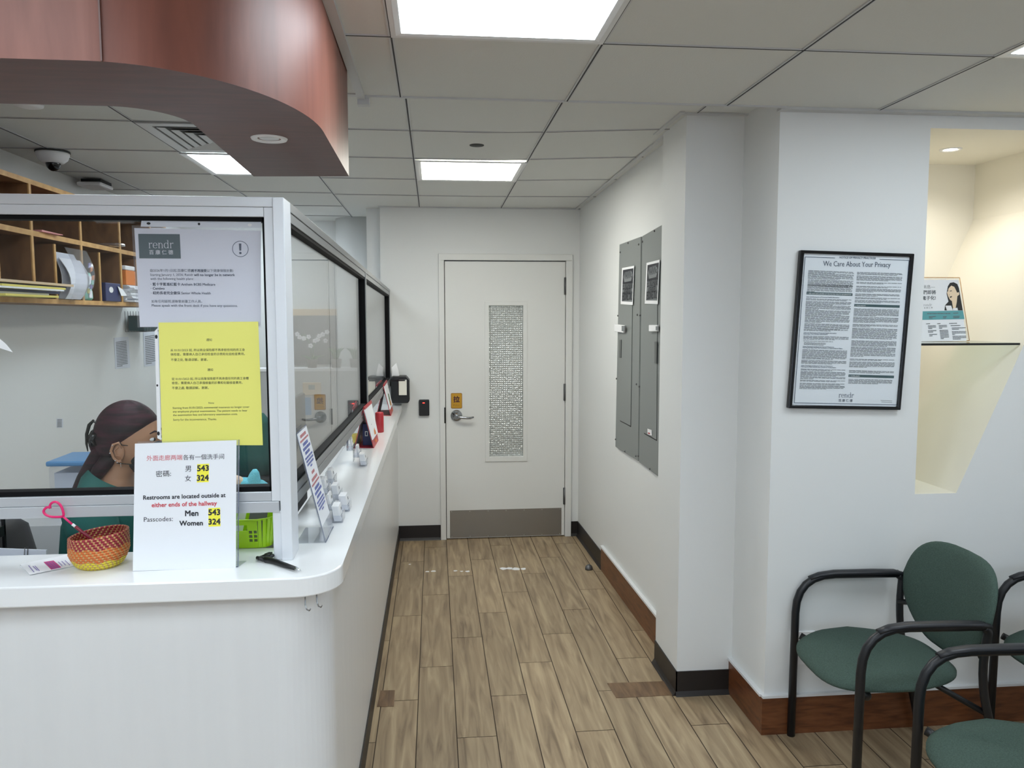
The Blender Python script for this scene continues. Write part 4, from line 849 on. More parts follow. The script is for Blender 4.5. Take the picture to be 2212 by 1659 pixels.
lines(sh, 'ink_navy', fa, A, (('自2026年1月1日起,百康仁德', (296, 776), (876, 776), 0), ('將不再接受', (882, 778), (1104, 778), .035), ('以下健康保險計劃:', (1110, 778), (1490, 778), 0), ('Starting January 1, 2026, Rendr', (294, 836), (912, 836), 0), ('will no longer be in network', (926, 838), (1508, 838), .03), ('with the following health plans:', (298, 893), (918, 893), 0),
    ('· 藍十字藍盾紅藍卡 Anthem BCBS Medicare', (305, 973), (1228, 975), .018), ('· Centivo', (305, 1033), (502, 1033), .02), ('· 紐約長者完全健保 Senior Whole Health', (310, 1098), (1162, 1100), .018), ('如有任何疑問,請聯繫前臺工作人員。', (315, 1218), (1040, 1218), 0), ('Please speak with the front desk if you have any questions.', (318, 1276), (1550, 1280), .006)), .0004)
mb = MB(); pl2.quad(mb, [A(30, 110), A(1885, 135), A(1885, 1575), A(115, 1575)], .0005); sl = obj('plastic_sleeve', mb, 'sleeve', t)
mb = MB(); pl2.quad(mb, [A(170, 45), A(1885, 52), A(1885, 150), A(160, 130)], .0006, .0006); bs = obj('binding_strip', mb, 'paper_cool', sl)
for (x, y, rx, m_) in ((272, 84, 28, 'slot'), (995, 92, 18, 'slot'), (1722, 106, 30, 'white')):
    mb = MB(); c = pl2.at(*A(x, y), .0013); k = (pl2.at(*A(x+rx, y))-pl2.at(*A(x, y))).length; k2 = k if rx < 20 else k*.66
    mb.prism([c+V((k*cos(2*pi*i/20), 0, k2*sin(2*pi*i/20))) for i in range(20)], (0, -.0004, 0)); obj('punch_hole', mb, m_, bs)
mb = MB(); pl2.quad(mb, [(202, 474), (290, 477), (289, 483), (208, 482)], .0008); tag(obj('tape_strip', mb, 'sleeve'), 'strip of clear tape at the top of the front glass left of the white notice', 'tape')
B = lambda x, y: (330+x*.16875, 690+y*.16875)
t = thing('yellow_notice', 'yellow printed notice in a punched sleeve on the front glass', 'notice', pl3.at(455, 962))
mb = MB(); pl3.quad(mb, [B(75, 40), B(1350, 28), B(1410, 1610), B(120, 1610)], .0008); sh = obj('sheet', mb, 'paper_yellow', t)
fb = Face((0, 2.1551, 0), (0, -1, 0)); lines(sh, 'ink', fb, B, (('通知', (685, 275), (757, 275), 0), ('从 01/01/2023 起, 所以商业保险都不再承担任何的员工身', (228, 408), (1178, 402), 0), ('体检查。需要病人自己承担检查的诊费和化验检查费用。', (230, 462), (1180, 455), 0), ('不便之处, 敬请谅解。谢谢。', (232, 532), (705, 528), 0), ('通知', (700, 658), (772, 658), 0), ('從 01/01/2023 起, 所以商業保險都不再承擔任何的員工身體', (243, 776), (1228, 766), 0), ('檢查。需要病人自己承擔檢查的診費和化驗檢查費用。', (245, 828), (1150, 822), 0), ('不便之處, 敬請諒解。謝謝。', (246, 892), (718, 888), 0), ('Note', (715, 1080), (785, 1079), 0),
    ('Starting from 01/01/2023, commercial insurance no longer cover', (256, 1146), (1238, 1130), 0), ('any employee physical examinations. The patient needs to bear', (258, 1192), (1212, 1176), 0), ('the examination fees and laboratory examination costs.', (260, 1236), (1088, 1222), 0), ('Sorry for the inconvenience. Thanks.', (262, 1296), (820, 1288), 0)), .0004)
mb = MB(); pl3.quad(mb, [B(25, 150), B(62, 110), B(110, 1545), B(60, 1520)], .0006, .0009); bs = obj('binding_strip', mb, 'white', t)
for x, y, ry in ((45, 222, 26), (58, 845, 15), (73, 1460, 26)):
    mb = MB(); c = pl3.at(*B(x, y), .0017); k = (pl3.at(*B(x, y+ry))-pl3.at(*B(x, y))).length; k2 = min(k, .0045)*.75
    mb.prism([c+V((k2*cos(2*pi*i/18), 0, k*sin(2*pi*i/18))) for i in range(18)], (0, -.0004, 0)); obj('punch_hole', mb, 'slot', bs)
mb = MB(); pl3.quad(mb, [(-40, 716), (0, 732), (14, 744), (28, 761), (0, 752), (-40, 744)], .0008); tag(obj('paper_corner', mb, 'white'), 'white paper corner taped on the front glass at the left edge of the photo', 'paper')

# ================================================================== ON THE LEDGE
sn = V((0, -.991, .135)); sf = Face((-.65, 2.083, ZT), sn)
Cc = lambda x, y: (280+x*.1929, 940+y*.1929)
t = thing('restroom_sign', 'acrylic stand with the white restroom passcode sheet on the counter ledge', 'sign', (-.65, 2.09, ZT))
mb = MB(); q = [sf.at(*Cc(x, y), -.004) for x, y in ((90, 72), (1225, 50), (1215, 1480), (45, 1518))]; q[2].z = q[3].z = ZT+.002; mb.slab(q, sf.n, .003); obj('acrylic_panel', mb, 'acrylic', t)
mb = MB(); mb.slab([q[3], q[2], q[2]+V((.01, .05, 0)), q[3]+V((.01, .05, 0))], (0, 0, -1), .0018); obj('foot', mb, 'acrylic', t)
mb = MB(); mb.tube([q[1], q[2]], .0014, 6); mb.tube([q[2], q[3]], .0014, 6); obj('panel_edge', mb, 'acrylic_edge', t)
mb = MB(); qq = [sf.at(*Cc(x, y)) for x, y in ((60, 95), (1197, 56), (1190, 1492), (38, 1528))]; qq[3].z = max(qq[3].z, ZT+.001); mb.slab(qq, sf.n, .0008); sh = obj('sheet', mb, 'paper', t)
for P in (((757, 325), (890, 320), (885, 525), (753, 530)), ((882, 818), (1014, 812), (1018, 1020), (885, 1025))):
    hh = MB(); sf.quad(hh, [Cc(*p) for p in P], .0003, .0008); obj('highlighter', hh, 'highlight', sh)
lines(sh, 'ink_red', sf, Cc, (('外面走廊两端', (193, 284), (592, 272), 0.0), ('either ends of the hallway', (250, 806), (978, 783), 0.03)), .0014)
lines(sh, 'ink', sf, Cc, (('各有一個洗手间', (600, 274), (1060, 262), 0), ('男', (624, 404), (690, 402), 0), ('女', (622, 512), (690, 510), 0), ('543', (760, 402), (887, 397), 0.04), ('324', (757, 510), (886, 505), 0.04), ('密碼:', (297, 464), (465, 456), 0), ('Restrooms are located outside at', (155, 722), (1075, 692), 0.028), ('Men', (625, 905), (770, 901), 0.035), ('Women', (560, 1013), (820, 1008), 0.035), ('543', (885, 895), (1013, 892), 0.04), ('324', (887, 1000), (1016, 996), 0.04), ('Passcodes:', (162, 970), (485, 960), 0)), .0014)
# coiled basket
bc = V((-.892, 2.146, ZT)); t = None
mb = MB(); prof = []
NR = 14
def brad(k): return .047+.024*min(1, k*2.2)**.55 - .001*max(0, k-.75)/.25
for i in range(NR):
    z = .0032+i*.0063; r_ = brad(i/(NR-1)); tlt = .10
    mb.tube([bc+V((r_*cos(2*pi*j/56), r_*sin(2*pi*j/56), z+.013*(i/(NR-1))*cos(2*pi*j/56)*.6)) for j in range(56)], .0038, 8, closed=True)
mb.lathe([(0, .002), (.047, .002)], bc, 40)
bk_ = tag(obj('coiled_basket', mb, 'coil', org=bc), 'small coiled basket striped red, orange and yellow on the counter ledge', 'basket')
# heart pen
hf = Face((-.95, 2.12, 1.1), (0, -1, 0)); E_ = lambda x, y: (x*320/2212, 1050+y*230/1590)
t = thing('heart_pen', 'pink pen with a heart shaped loop standing in the coiled basket', 'pen', hf.at(160, 1135))
HP = [(948, 440), (945, 390), (925, 325), (890, 270), (845, 240), (800, 240), (762, 262), (745, 300), (750, 328), (735, 318), (700, 318), (662, 350), (652, 385), (675, 420), (720, 445), (780, 460), (860, 462), (915, 458)]
def smooth_loop(P, n=4):
    out = []; N_ = len(P)
    for i in range(N_):
        p0, p1, p2, p3 = P[i-1], P[i], P[(i+1) % N_], P[(i+2) % N_]
        for j in range(n):
            t_ = j/n; out.append(tuple(.5*(2*p1[k]+(p2[k]-p0[k])*t_+(2*p0[k]-5*p1[k]+4*p2[k]-p3[k])*t_*t_+(3*p1[k]-p0[k]-3*p2[k]+p3[k])*t_**3) for k in (0, 1)))
    return out
mb = MB(); mb.tube([hf.at(*E_(*p)) for p in smooth_loop(HP)], .0032, 10, closed=True); mb.tube([hf.at(*E_(*p)) for p in ((935, 448), (1000, 505), (1085, 575))], .0028, 10); obj('heart_loop', mb, 'pink', t)
mb = MB(); mb.tube([hf.at(*E_(*p)) for p in ((1080, 570), (1125, 605))], .0036, 10); obj('white_collar', mb, 'white', t)
a, b = hf.at(*E_(1122, 602)), bc+V((.03, .02, .012)); mb = MB(); mb.tube([a, a+(b-a)*.5, b], [.0042, .004, .002], 10); obj('barrel', mb, 'crimson', t)
# bookmark flyers
for i, (Q, lb, dz) in enumerate((([(43, 1219), (205, 1186), (216, 1210), (64, 1242)], 'white bookmark flyer with magenta blocks lying left of the coiled basket', .0026), ([(42, 1224), (150, 1196), (166, 1222), (66, 1240)], 'second white slip under the bookmark flyer beside the coiled basket', .0006))):
    f0 = Face((0, 0, ZT+dz), (0, 0, 1)); t = thing('bookmark', lb, 'bookmark', f0.at(110, 1215))
    mb = MB(); f0.quad(mb, Q, .0007); obj('slip', mb, 'white', t)
    if i == 0:
        f0 = Face((0, 0, ZT+dz+.0008), (0, 0, 1)); mb = MB(); f0.quad(mb, [E_(650, 1135), E_(800, 1112), E_(915, 1215), E_(765, 1248)], .0003); f0.quad(mb, [E_(1015, 1050), E_(1130, 1035), E_(1240, 1110), E_(1100, 1135)], .0003); obj('magenta_block', mb, 'magenta', t)
        mb = MB()
        for k in range(3): line(mb, f0, E_(690+k*40, 1140-k*6), E_(800+k*40, 1235-k*6), .002)
        for (a, b) in (((425, 1185), (510, 1285)), ((490, 1195), (560, 1260)), ((520, 1190), (590, 1265)), ((870, 1130), (930, 1190)), ((920, 1120), (980, 1180)), ((970, 1110), (1045, 1180))): line(mb, f0, E_(*a), E_(*b), .0018)
        obj('print', mb, 'purple', t)
# lime basket with odds and ends
t = thing('lime_basket', 'lime green plastic basket with cut-out handle behind the restroom sign', 'basket', (-.62, 2.33, ZT))
X0, X1, Y0b, Y1b, ZB_, H_ = -.76, -.475, 2.262, 2.40, ZT+.001, .083
def wallstrip(mb, a, b, cuts, th=.0025, flare=.012):
    """vertical wall from a to b with rectangular cuts (s0,s1,z0,z1)"""
    a, b = V(a), V(b); d = b-a; n_ = V((d.y, -d.x, 0)).normalized()
    ss = sorted({0, 1}|{c[0] for c in cuts}|{c[1] for c in cuts}); zs_ = sorted({0, H_}|{c[2] for c in cuts}|{c[3] for c in cuts})
    for s0, s1 in zip(ss, ss[1:]):
        for z0, z1 in zip(zs_, zs_[1:]):
            if any(c[0] <= (s0+s1)/2 <= c[1] and c[2] <= (z0+z1)/2 <= c[3] for c in cuts): continue
            q_ = [a+d*s_+n_*flare*(z/H_)+V((0, 0, z)) for s_, z in ((s0, z0), (s1, z0), (s1, z1), (s0, z1))]
            mb.slab(q_, n_, th)
mb = MB(); cut = [(.55, .89, .052, .069)]+[(s_, s_+.036, z, z+.009) for s_ in (.905, .957) for z in (.018, .0305, .043)]
rr = .03
wallstrip(mb, (X0, Y0b, ZB_), (X1-rr, Y0b, ZB_), cut)
for i in range(5):
    a0, a1 = radians(-90+18*i), radians(-72+18*i); wallstrip(mb, (X1-rr+rr*cos(a0), Y0b+rr+rr*sin(a0), ZB_), (X1-rr+rr*cos(a1), Y0b+rr+rr*sin(a1), ZB_), [])
wallstrip(mb, (X1, Y0b+rr, ZB_), (X1, Y1b, ZB_), [(s_, s_+.06, z, z+.009) for s_ in (.1, .25, .4, .55, .7) for z in (.018, .0305)])
wallstrip(mb, (X1, Y1b, ZB_), (X0, Y1b, ZB_), []); wallstrip(mb, (X0, Y1b, ZB_), (X0, Y0b, ZB_), []); mb.box((X0, Y0b, ZB_), (X1-.01, Y1b, ZB_+.003)); obj('basket_body', mb, 'lime', t)
mb = MB(); mb.tube([(X0, Y0b-.013, ZB_+H_), (X1-rr, Y0b-.013, ZB_+H_), (X1-.004, Y0b+.002, ZB_+H_), (X1+.012, Y0b+rr, ZB_+H_), (X1+.012, Y1b, ZB_+H_)], .003, 8); obj('rim', mb, 'lime', t)
def leanbox(name, m_, lb, cat, a, dx, dy, dz, th):
    a = V(a); dx, dz = V(dx), V(dz); mb = MB(); mb.slab([a, a+dx, a+dx+dz, a+dz], dx.cross(dz), th); return tag(obj(name, mb, m_), lb, cat)
leanbox('white_strip', 'white', 'white strip leaning inside the lime basket', 'strip', (-.585, 2.29, ZB_+.005), (.022, 0, 0), 0, (.02, .02, .105), .004)
leanbox('grey_tablet', 'grey_card', 'flat grey card with pale edge standing in the lime basket', 'card', (-.555, 2.31, ZB_+.005), (.05, 0, 0), 0, (.02, .015, .105), .006)
leanbox('clip_box', 'black_soft', 'dark pouch standing at the back of the lime basket', 'pouch', (-.70, 2.33, ZB_+.005), (.11, 0, 0), 0, (0, .02, .098), .03)
mb = MB(); mb.tube([(-.60, 2.285, ZB_+.02), (-.64, 2.28, ZB_+.085)], .004, 8); tag(obj('marker', mb, 'silver'), 'thin silver marker leaning in the lime basket', 'marker')
# black knotted pen
z_ = ZT+.0075; P = lambda x, y, dz=0: onz(480+x*.1567, 980+y*.1567, z_+dz)+V((-.004, -.026, 0))
t = thing('black_pen', 'black pen with a knotted end lying against the frame post', 'pen', P(850, 1450))
mb = MB(); mb.tube([P(650, 1420), P(760, 1440), P(900, 1490), P(1060, 1540)], [.0085, .0082, .0072, .005], 12); obj('barrel', mb, 'black', t)
mb = MB(); mb.tube([P(1060, 1540), P(1100, 1558), P(1135, 1572, -.003)], [.005, .0035, .0008], 10); obj('tip', mb, 'silver', t)
mb = MB(); c = P(610, 1395); mb.tube([c+V((.014*cos(2*pi*i/20), .014*sin(2*pi*i/20), .003*sin(4*pi*i/20))) for i in range(20)], .005, 8, closed=True); c = P(680, 1405); mb.tube([c+V((.013*cos(2*pi*i/20), .009*sin(2*pi*i/20), .004+.004*cos(2*pi*i/20))) for i in range(20)], .0045, 8, closed=True); mb.tube([P(640, 1350), P(690, 1330), P(735, 1330)], .003, 8); obj('knot', mb, 'black', t)
# tall side sign
n_ = V((.974, 0, .227)); sf2 = Face((-.322, 2.35, ZT), n_)
Ds = lambda x, y: (620+x*.1809, 880+y*.1809)
t = thing('leaning_sign', 'acrylic stand with red and blue print leaning on the side ledge', 'sign', (-.36, 2.37, ZT))
q = [V((-.397, 2.292, 1.378)), V((-.397, 2.465, 1.38)), V((-.321, 2.465, ZT+.002)), V((-.321, 2.292, ZT+.002))]; sf2 = Face(q[3], (q[3]-q[0]).cross(q[1]-q[0]))
mb = MB(); mb.slab([p-sf2.n*.004 for p in q], sf2.n, .004); obj('acrylic_panel', mb, 'acrylic', t)
mb = MB(); mb.slab([q[3], q[2], q[2]+V((-.085, 0, 0)), q[3]+V((-.085, 0, 0))], (0, 0, -1), .0018); obj('foot', mb, 'acrylic', t)
mb = MB(); [mb.tube([q[i], q[(i+1) % 4]], .0014, 6) for i in (0, 2, 3)]; obj('panel_edge', mb, 'acrylic_edge', t)
bil = lambda s_, t_, k=0: q[0]*(1-s_)*(1-t_)+q[1]*s_*(1-t_)+q[2]*s_*t_+q[3]*(1-s_)*t_+sf2.n*k
mb = MB(); mb.slab([bil(.02, .01), bil(.98, .01), bil(.98, .86), bil(.02, .86)], sf2.n, .0008); sh = obj('sheet', mb, 'paper', t)
PR = {}; random.seed(21)
def words(mb, t0, s0, s1, h_):
    s_ = s0
    while s_ < s1-.04:
        w_ = min(random.uniform(.05, .14), s1-s_); mb.add([bil(s_, t0, .0012), bil(s_+w_-.012, t0, .0012), bil(s_+w_-.012, t0+h_, .0012), bil(s_, t0+h_, .0012)], [(0, 1, 2, 3)]); s_ += w_
for t0, s0, s1, h_, m_ in ((.035, .2, .8, .028, 'red_print'), (.08, .08, .92, .018, 'red_print'), (.115, .25, .75, .028, 'blue_print'), (.155, .15, .9, .026, 'blue_print'), (.195, .25, .75, .026, 'blue_print'), (.24, .12, .9, .018, 'blue_print'), (.27, .15, .9, .018, 'blue_print'), (.30, .15, .85, .018, 'blue_print'), (.33, .4, .6, .016, 'blue_print'), (.385, .35, .65, .026, 'red_print'), (.44, .2, .8, .028, 'red_print'), (.485, .08, .92, .018, 'red_print'), (.525, .25, .75, .028, 'blue_print'), (.565, .15, .9, .026, 'blue_print'), (.605, .25, .75, .026, 'blue_print'), (.65, .12, .9, .018, 'blue_print'), (.68, .15, .9, .018, 'blue_print'), (.71, .15, .85, .018, 'blue_print'), (.74, .4, .6, .016, 'blue_print')): words(PR.setdefault((m_, t0 > .06 and .36 < t0 < .41, t0 > .41), MB()), t0, s0, s1, h_)
for (m_, a_, b_), mb in PR.items(): obj(m_, mb, 'ink_pink' if m_ == 'red_print' else 'ink_blue', sh)
# business cards in clear pockets
def cards(label, x, y, z, n_, group, lean=.008):
    t = thing('card_stack', label, 'business cards', (x, y, z), group)
    mb = MB(); L_ = .062; Hh = .048
    for i in range(n_):
        x_ = x-.0011*i; e = random.uniform(-.001, .001)
        mb.hexa([(x_-.0009, y+e, z), (x_, y+e, z), (x_, y+L_+e, z), (x_-.0009, y+L_+e, z)], [(x_-.0009-lean, y+e, z+Hh), (x_-lean, y+e, z+Hh), (x_-lean, y+L_+e, z+Hh), (x_-.0009-lean, y+L_+e, z+Hh)])
    obj('cards', mb, 'white', t)
    mb = MB(); f = lambda s_, k: V((x+.0006-lean*k, y+L_*s_, z+Hh*k)); mb.add([f(.62, .55), f(.85, .55), f(.85, .75), f(.62, .75)], [(0, 1, 2, 3)]); mb.add([f(.15, .28), f(.8, .28), f(.8, .33), f(.15, .33)], [(0, 1, 2, 3)]); mb.add([f(.15, .18), f(.6, .18), f(.6, .22), f(.15, .22)], [(0, 1, 2, 3)]); obj('print', mb, 'ink_grey', t)
def pocket(mb, x, y, z, d_=.03):
    L_ = .068; y -= .003
    mb.box((x-d_, y, z-.004), (x+.005, y+L_, z-.002)); mb.box((x+.003, y, z-.004), (x+.005, y+L_, z+.026)); mb.box((x-d_-.002, y, z-.004), (x-d_, y+L_, z+.04)); mb.box((x-d_, y, z-.004), (x+.005, y+.0015, z+.018)); mb.box((x-d_, y+L_-.0015, z-.004), (x+.005, y+L_, z+.018))
random.seed(4)
SP1 = [(-.302, 2.515, .006, 20, 'thick card stack at the near front of the card holder behind the leaning sign'), (-.296, 2.66, .006, 22, 'thick card stack at the far front of the card holder behind the leaning sign'), (-.338, 2.56, .034, 6, 'thin card stack in the near middle pocket of the card holder behind the leaning sign'), (-.330, 2.70, .034, 17, 'card stack in the far middle pocket of the card holder behind the leaning sign'), (-.368, 2.68, .060, 20, 'card stack in the near rear pocket of the card holder behind the leaning sign'), (-.366, 2.84, .060, 14, 'card stack in the far rear pocket of the card holder behind the leaning sign')]
SP2 = [(-.305, 3.47, .006, 20, 'thick card stack at the front of the card holder before the red calendar'), (-.338, 3.53, .034, 9, 'card stack in the middle tier of the card holder before the red calendar'), (-.372, 3.58, .056, 5, 'thin card stack in the rear tier of the card holder before the red calendar')]
for SP, lb, y0 in ((SP1, 'clear tiered card holder with six card pockets behind the leaning sign', 2.5), (SP2, 'clear tiered card holder with three card pockets before the red calendar', 3.46)):
    t = thing('card_holder', lb, 'card holder', (SP[0][0], SP[0][1], ZT), 'card holders'); 
    mb = MB(); [pocket(mb, x, y, ZT+z, .026) for x, y, z, n_, l_ in SP]; y1 = max(p[1] for p in SP)+.07
    for z, x in ((.03, -.325), (.054, -.36)):
        ys_ = [p[1] for p in SP if abs(p[2]-z) < .01]
        if ys_: mb.box((x-.012, min(ys_), ZT+.001), (x-.010, max(ys_)+.068, ZT+z))
    obj('pockets', mb, 'acrylic', t)
    for x, y, z, n_, l_ in SP: cards(l_, x, y, ZT+z, n_, 'business card stacks on the ledge')
# tent calendars
def calendar(label, b0, b1, a0, a1, c0, c1):
    """b: right base near/far, a: apex near/far, c: left base near/far"""
    t = thing('desk_calendar', label, 'calendar', (b0+b1+c0+c1)/4, 'tent calendars')
    nr = (b1-b0).cross(a0-b0).normalized(); nr = nr if nr.x > 0 else -nr
    nl = (c1-c0).cross(a0-c0).normalized(); nl = nl if nl.x < 0 else -nl
    mb = MB(); mb.slab([b0, b1, a1, a0], -nr, .003); mb.slab([c0, c1, a1, a0], -nl, .003); mb.slab([b0, b1, c1, c0], (0, 0, 1), .002); obj('stand', mb, 'red_card', t)
    mb = MB(); mb.slab([b0-nr*.0032, b1-nr*.0032, a1-nr*.0032, a0-nr*.0032], -nr, .0008); mb.slab([c0-nl*.0032, c1-nl*.0032, a1-nl*.0032, a0-nl*.0032], -nl, .0008); obj('lining', mb, 'grey_card', t)
    L_ = lambda s_, k, o_=0: (b0*(1-s_)+b1*s_)*(1-k)+(a0*(1-s_)+a1*s_)*k+nr*o_
    mb = MB(); mb.slab([L_(.0, .2, .001), L_(1, .2, .001), L_(1, .97, .001), L_(0, .97, .001)], nr, .004); pg = obj('page', mb, 'paper', t)
    mb = MB(); mb.slab([L_(0, .96, .001), L_(1, .96, .001), L_(1, 1.03, .001), L_(0, 1.03, .001)], nr, .006); obj('binding', mb, 'red_card', t)
    mb = MB(); mb.slab([L_(.3, .28, .0052), L_(.7, .25, .0052), L_(.62, .62, .0052), L_(.4, .66, .0052)], nr, .0003); obj('green_print', mb, 'leaf', pg)
    mb = MB(); mb.slab([L_(.42, .25, .0056), L_(.66, .23, .0056), L_(.6, .42, .0056), L_(.46, .4, .0056)], nr, .0003); mb.slab([L_(.45, .05, .001), L_(.65, .05, .001), L_(.65, .12, .001), L_(.45, .12, .001)], nr, .0004); obj('orange_print', mb, 'orange', pg)
calendar('red tent calendar standing nearer on the side ledge, before the blue box', V((-.306, 3.955, ZT)), V((-.300, 4.2, ZT)), V((-.356, 3.955, 1.256)), V((-.340, 4.2, 1.262)), V((-.405, 3.97, ZT)), V((-.385, 4.215, ZT)))
calendar('red tent calendar farther along the ledge, next to the black tissue dispenser', V((-.290, 5.24, ZT)), V((-.292, 5.55, ZT)), V((-.338, 5.24, 1.26)), V((-.338, 5.55, 1.262)), V((-.388, 5.25, ZT)), V((-.382, 5.56, ZT)))
t = thing('blue_box', 'dark blue box standing inside the nearer red calendar', 'box', (-.345, 4.06, ZT))
mb = MB(); mb.box((-.368, 4.03, ZT+.002), (-.322, 4.09, ZT+.112)); obj('carton_body', mb, 'blue_dark', t, bevel=.002)
mb = MB(); mb.ring([(-.356, 4.029, ZT+.05), (-.342, 4.029, ZT+.05), (-.342, 4.029, ZT+.075), (-.356, 4.029, ZT+.075)], [(-.353, 4.029, ZT+.054), (-.345, 4.029, ZT+.054), (-.345, 4.029, ZT+.071), (-.353, 4.029, ZT+.071)], (0, .001, 0)); obj('print', mb, 'white', t)
mb = MB(); mb.lathe([(.022, 0), (.024, .004), (.024, .11), (.02, .115), (0, .115)], (-.315, 4.5, ZT), 24); tag(obj('red_can', mb, 'red_card'), 'red can behind the nearer calendar on the ledge', 'can')
mb = MB(); mb.lathe([(.018, 0), (.026, .05), (.024, .052), (.016, .004), (0, .004)], (-.405, 4.1, ZT), 20); tag(obj('yellow_cup', mb, 'yellowpaper'), 'yellow cup peeking out left of the nearer calendar', 'cup')
# tissue dispenser
t = thing('tissue_dispenser', 'black tissue dispenser at the far end of the ledge by the wall', 'tissue dispenser', (-.27, 5.88, 1.06))
TY = 5.82; zt_, zb_ = ony(860, 813, TY).z, ony(860, 871, TY).z; xl, xr2 = -.322, ony(884, 840, TY).x
mb = MB(); mb.prism([(xl, TY, zb_), (xr2-.012, TY, zb_), (xr2, TY, zb_+.014), (xr2, TY, zt_-.03), (xr2-.025, TY, zt_), (xl+.02, TY, zt_), (xl, TY, zt_-.02)], (0, .135, 0)); obj('housing', mb, 'black', t, bevel=.004)
wx0, wx1, wz0, wz1 = ony(850, 0, TY).x, ony(868, 0, TY).x, ony(0, 863, TY).z, ony(0, 828, TY).z
mb = MB(); mb.ring([(wx0-.005, TY-.004, wz0-.005), (wx1+.005, TY-.004, wz0-.005), (wx1+.005, TY-.004, wz1+.005), (wx0-.005, TY-.004, wz1+.005)], [(wx0, TY-.004, wz0), (wx1, TY-.004, wz0), (wx1, TY-.004, wz1), (wx0, TY-.004, wz1)], (0, .005, 0)); obj('window_frame', mb, 'black_gloss', t)
mb = MB(); mb.box((wx0, TY-.002, wz0), (wx1, TY+.001, wz1)); obj('window_tissue', mb, 'wall_niche', t)
mb = MB(); mb.box((xl+.012, TY-.003, zt_-.035), (xr2-.03, TY+.001, zt_-.026)); obj('lid_seam', mb, 'black_gloss', t)
mb = MB(); f = lambda u, v, dy: ony(u, v, TY+.06+dy)
mb.add([f(846, 812, 0), f(862, 813, 0), f(861, 802, .01), f(856, 784, .02), f(846, 794, 0), f(847, 803, -.01), f(854, 800, -.015)], [(0, 1, 6, 5), (5, 6, 3, 4), (6, 1, 2, 3)], True); mb.add([f(855, 785, .022), f(859, 800, .04), f(864, 813, .03), f(852, 812, .03)], [(0, 1, 2, 3)], True); obj('tissue', mb, 'white', t)

# ================================================================== BEHIND THE GLASS
t = thing('plush_toy', 'pale blue and cream plush toy peeking over the bottom rail', 'plush toy', (-.55, 2.45, 1.173))
mb = MB(); mb.ball((-.61, 2.46, 1.197), (.095, .03, .024), 18); mb.loft([((-.568, 2.455, 1.176), (.055, 0, 0), (0, .024, 0)), ((-.566, 2.455, 1.19), (.042, 0, 0), (0, .024, 0)), ((-.558, 2.455, 1.212), (.022, 0, 0), (0, .018, 0)), ((-.554, 2.455, 1.235), (.014, 0, 0), (0, .014, 0)), ((-.553, 2.455, 1.246), (.006, 0, 0), (0, .006, 0))], 16); obj('body', mb, 'plush_blue', t)
mb = MB(); mb.ball((-.63, 2.452, 1.206), (.05, .03, .026), 16); obj('belly', mb, 'plush_cream', t)
mb = MB(); mb.box((-.75, 2.43, .741), (-.46, 2.5, 1.172)); o = tag(obj('drawer_tower', mb, 'white', bevel=.004), 'white desktop drawer tower behind the corner post', 'drawers')
mb = MB(); mb.box((-.52, 2.62, 1.0), (-.50, 3.1, 1.42)); t = thing('monitor', 'dark computer monitor standing behind the glass by the corner post', 'monitor', (-.51, 2.86, .741)); obj('screen', mb, 'black_soft', t, bevel=.006)
mb = MB(); mb.box((-.53, 2.82, .742), (-.51, 2.9, 1.02)); mb.box((-.6, 2.75, .741), (-.46, 2.97, .752)); obj('stand', mb, 'black_soft', t)
mb = MB(); mb.loft([((-.60, 2.66, z), (.07*k, .0, 0), (0, .03*k, 0)) for z, k in ((1.19, .9), (1.25, 1.05), (1.3, 1), (1.36, .9), (1.395, .5))], 14); tag(obj('teal_cloth', mb, 'scrubs'), 'teal cloth behind the glass beside the dark monitor', 'cloth')
mb = MB(); mb.box((-.70, 2.61, .741), (-.535, 2.72, 1.188)); tag(obj('cloth_stand', mb, 'black_soft', bevel=.01), 'black upright box under the teal cloth', 'box')
# letter tray, papers, office chair, tote
t = thing('letter_tray', 'black tiered letter tray behind the ledge at the left edge', 'letter tray', (-1.5, 2.37, .741))
for z in (.85, .96, 1.07):
    mb = MB(); mb.box((-1.80, 2.31, z), (-1.27, 2.425, z+.004)); [mb.box((x, 2.31, z+.004), (x+.006, 2.425, z+.03)) for x in (-1.80, -1.66, -1.52, -1.40, -1.276)]; mb.box((-1.80, 2.31, z+.004), (-1.27, 2.315, z+.02)); obj('tier', mb, 'black', t)
mb = MB(); [mb.box((x, 2.417, .741), (x+.008, 2.425, 1.12)) for x in (-1.80, -1.278)]; [mb.box((x, 2.31, .741), (x+.008, 2.318, 1.08)) for x in (-1.80, -1.278)]; obj('post', mb, 'black', t)
t = thing('document_sheaf', 'white papers held by a clip, propped behind the ledge at the left edge', 'papers', (-1.25, 2.29, .98))
mb = MB(); mb.hexa([(-1.75, 2.268, .75), (-1.105, 2.268, .75), (-1.105, 2.274, .75), (-1.75, 2.274, .75)], [(-1.75, 2.3, 1.10), (-1.10, 2.3, 1.055), (-1.10, 2.306, 1.055), (-1.75, 2.306, 1.10)]); obj('sheets', mb, 'paper_cool', t)
mb = MB(); mb.tube([(-1.155, 2.287, 1.03), (-1.155, 2.296, 1.065), (-1.148, 2.3, 1.067), (-1.147, 2.285, 1.015)], .0012, 6); obj('paper_clip', mb, 'hinge', t)
t = thing('office_chair', 'black office chair the woman sits on behind the counter', 'office chair', (-1.1, 2.65, 0))
mb = MB(); mb.loft([((-1.08, 2.65, z), (.24*k, 0, 0), (0, .24*k, 0)) for z, k in ((.37, .8), (.385, 1), (.42, 1), (.435, .9))], 24); obj('seat', mb, 'black_soft', t)
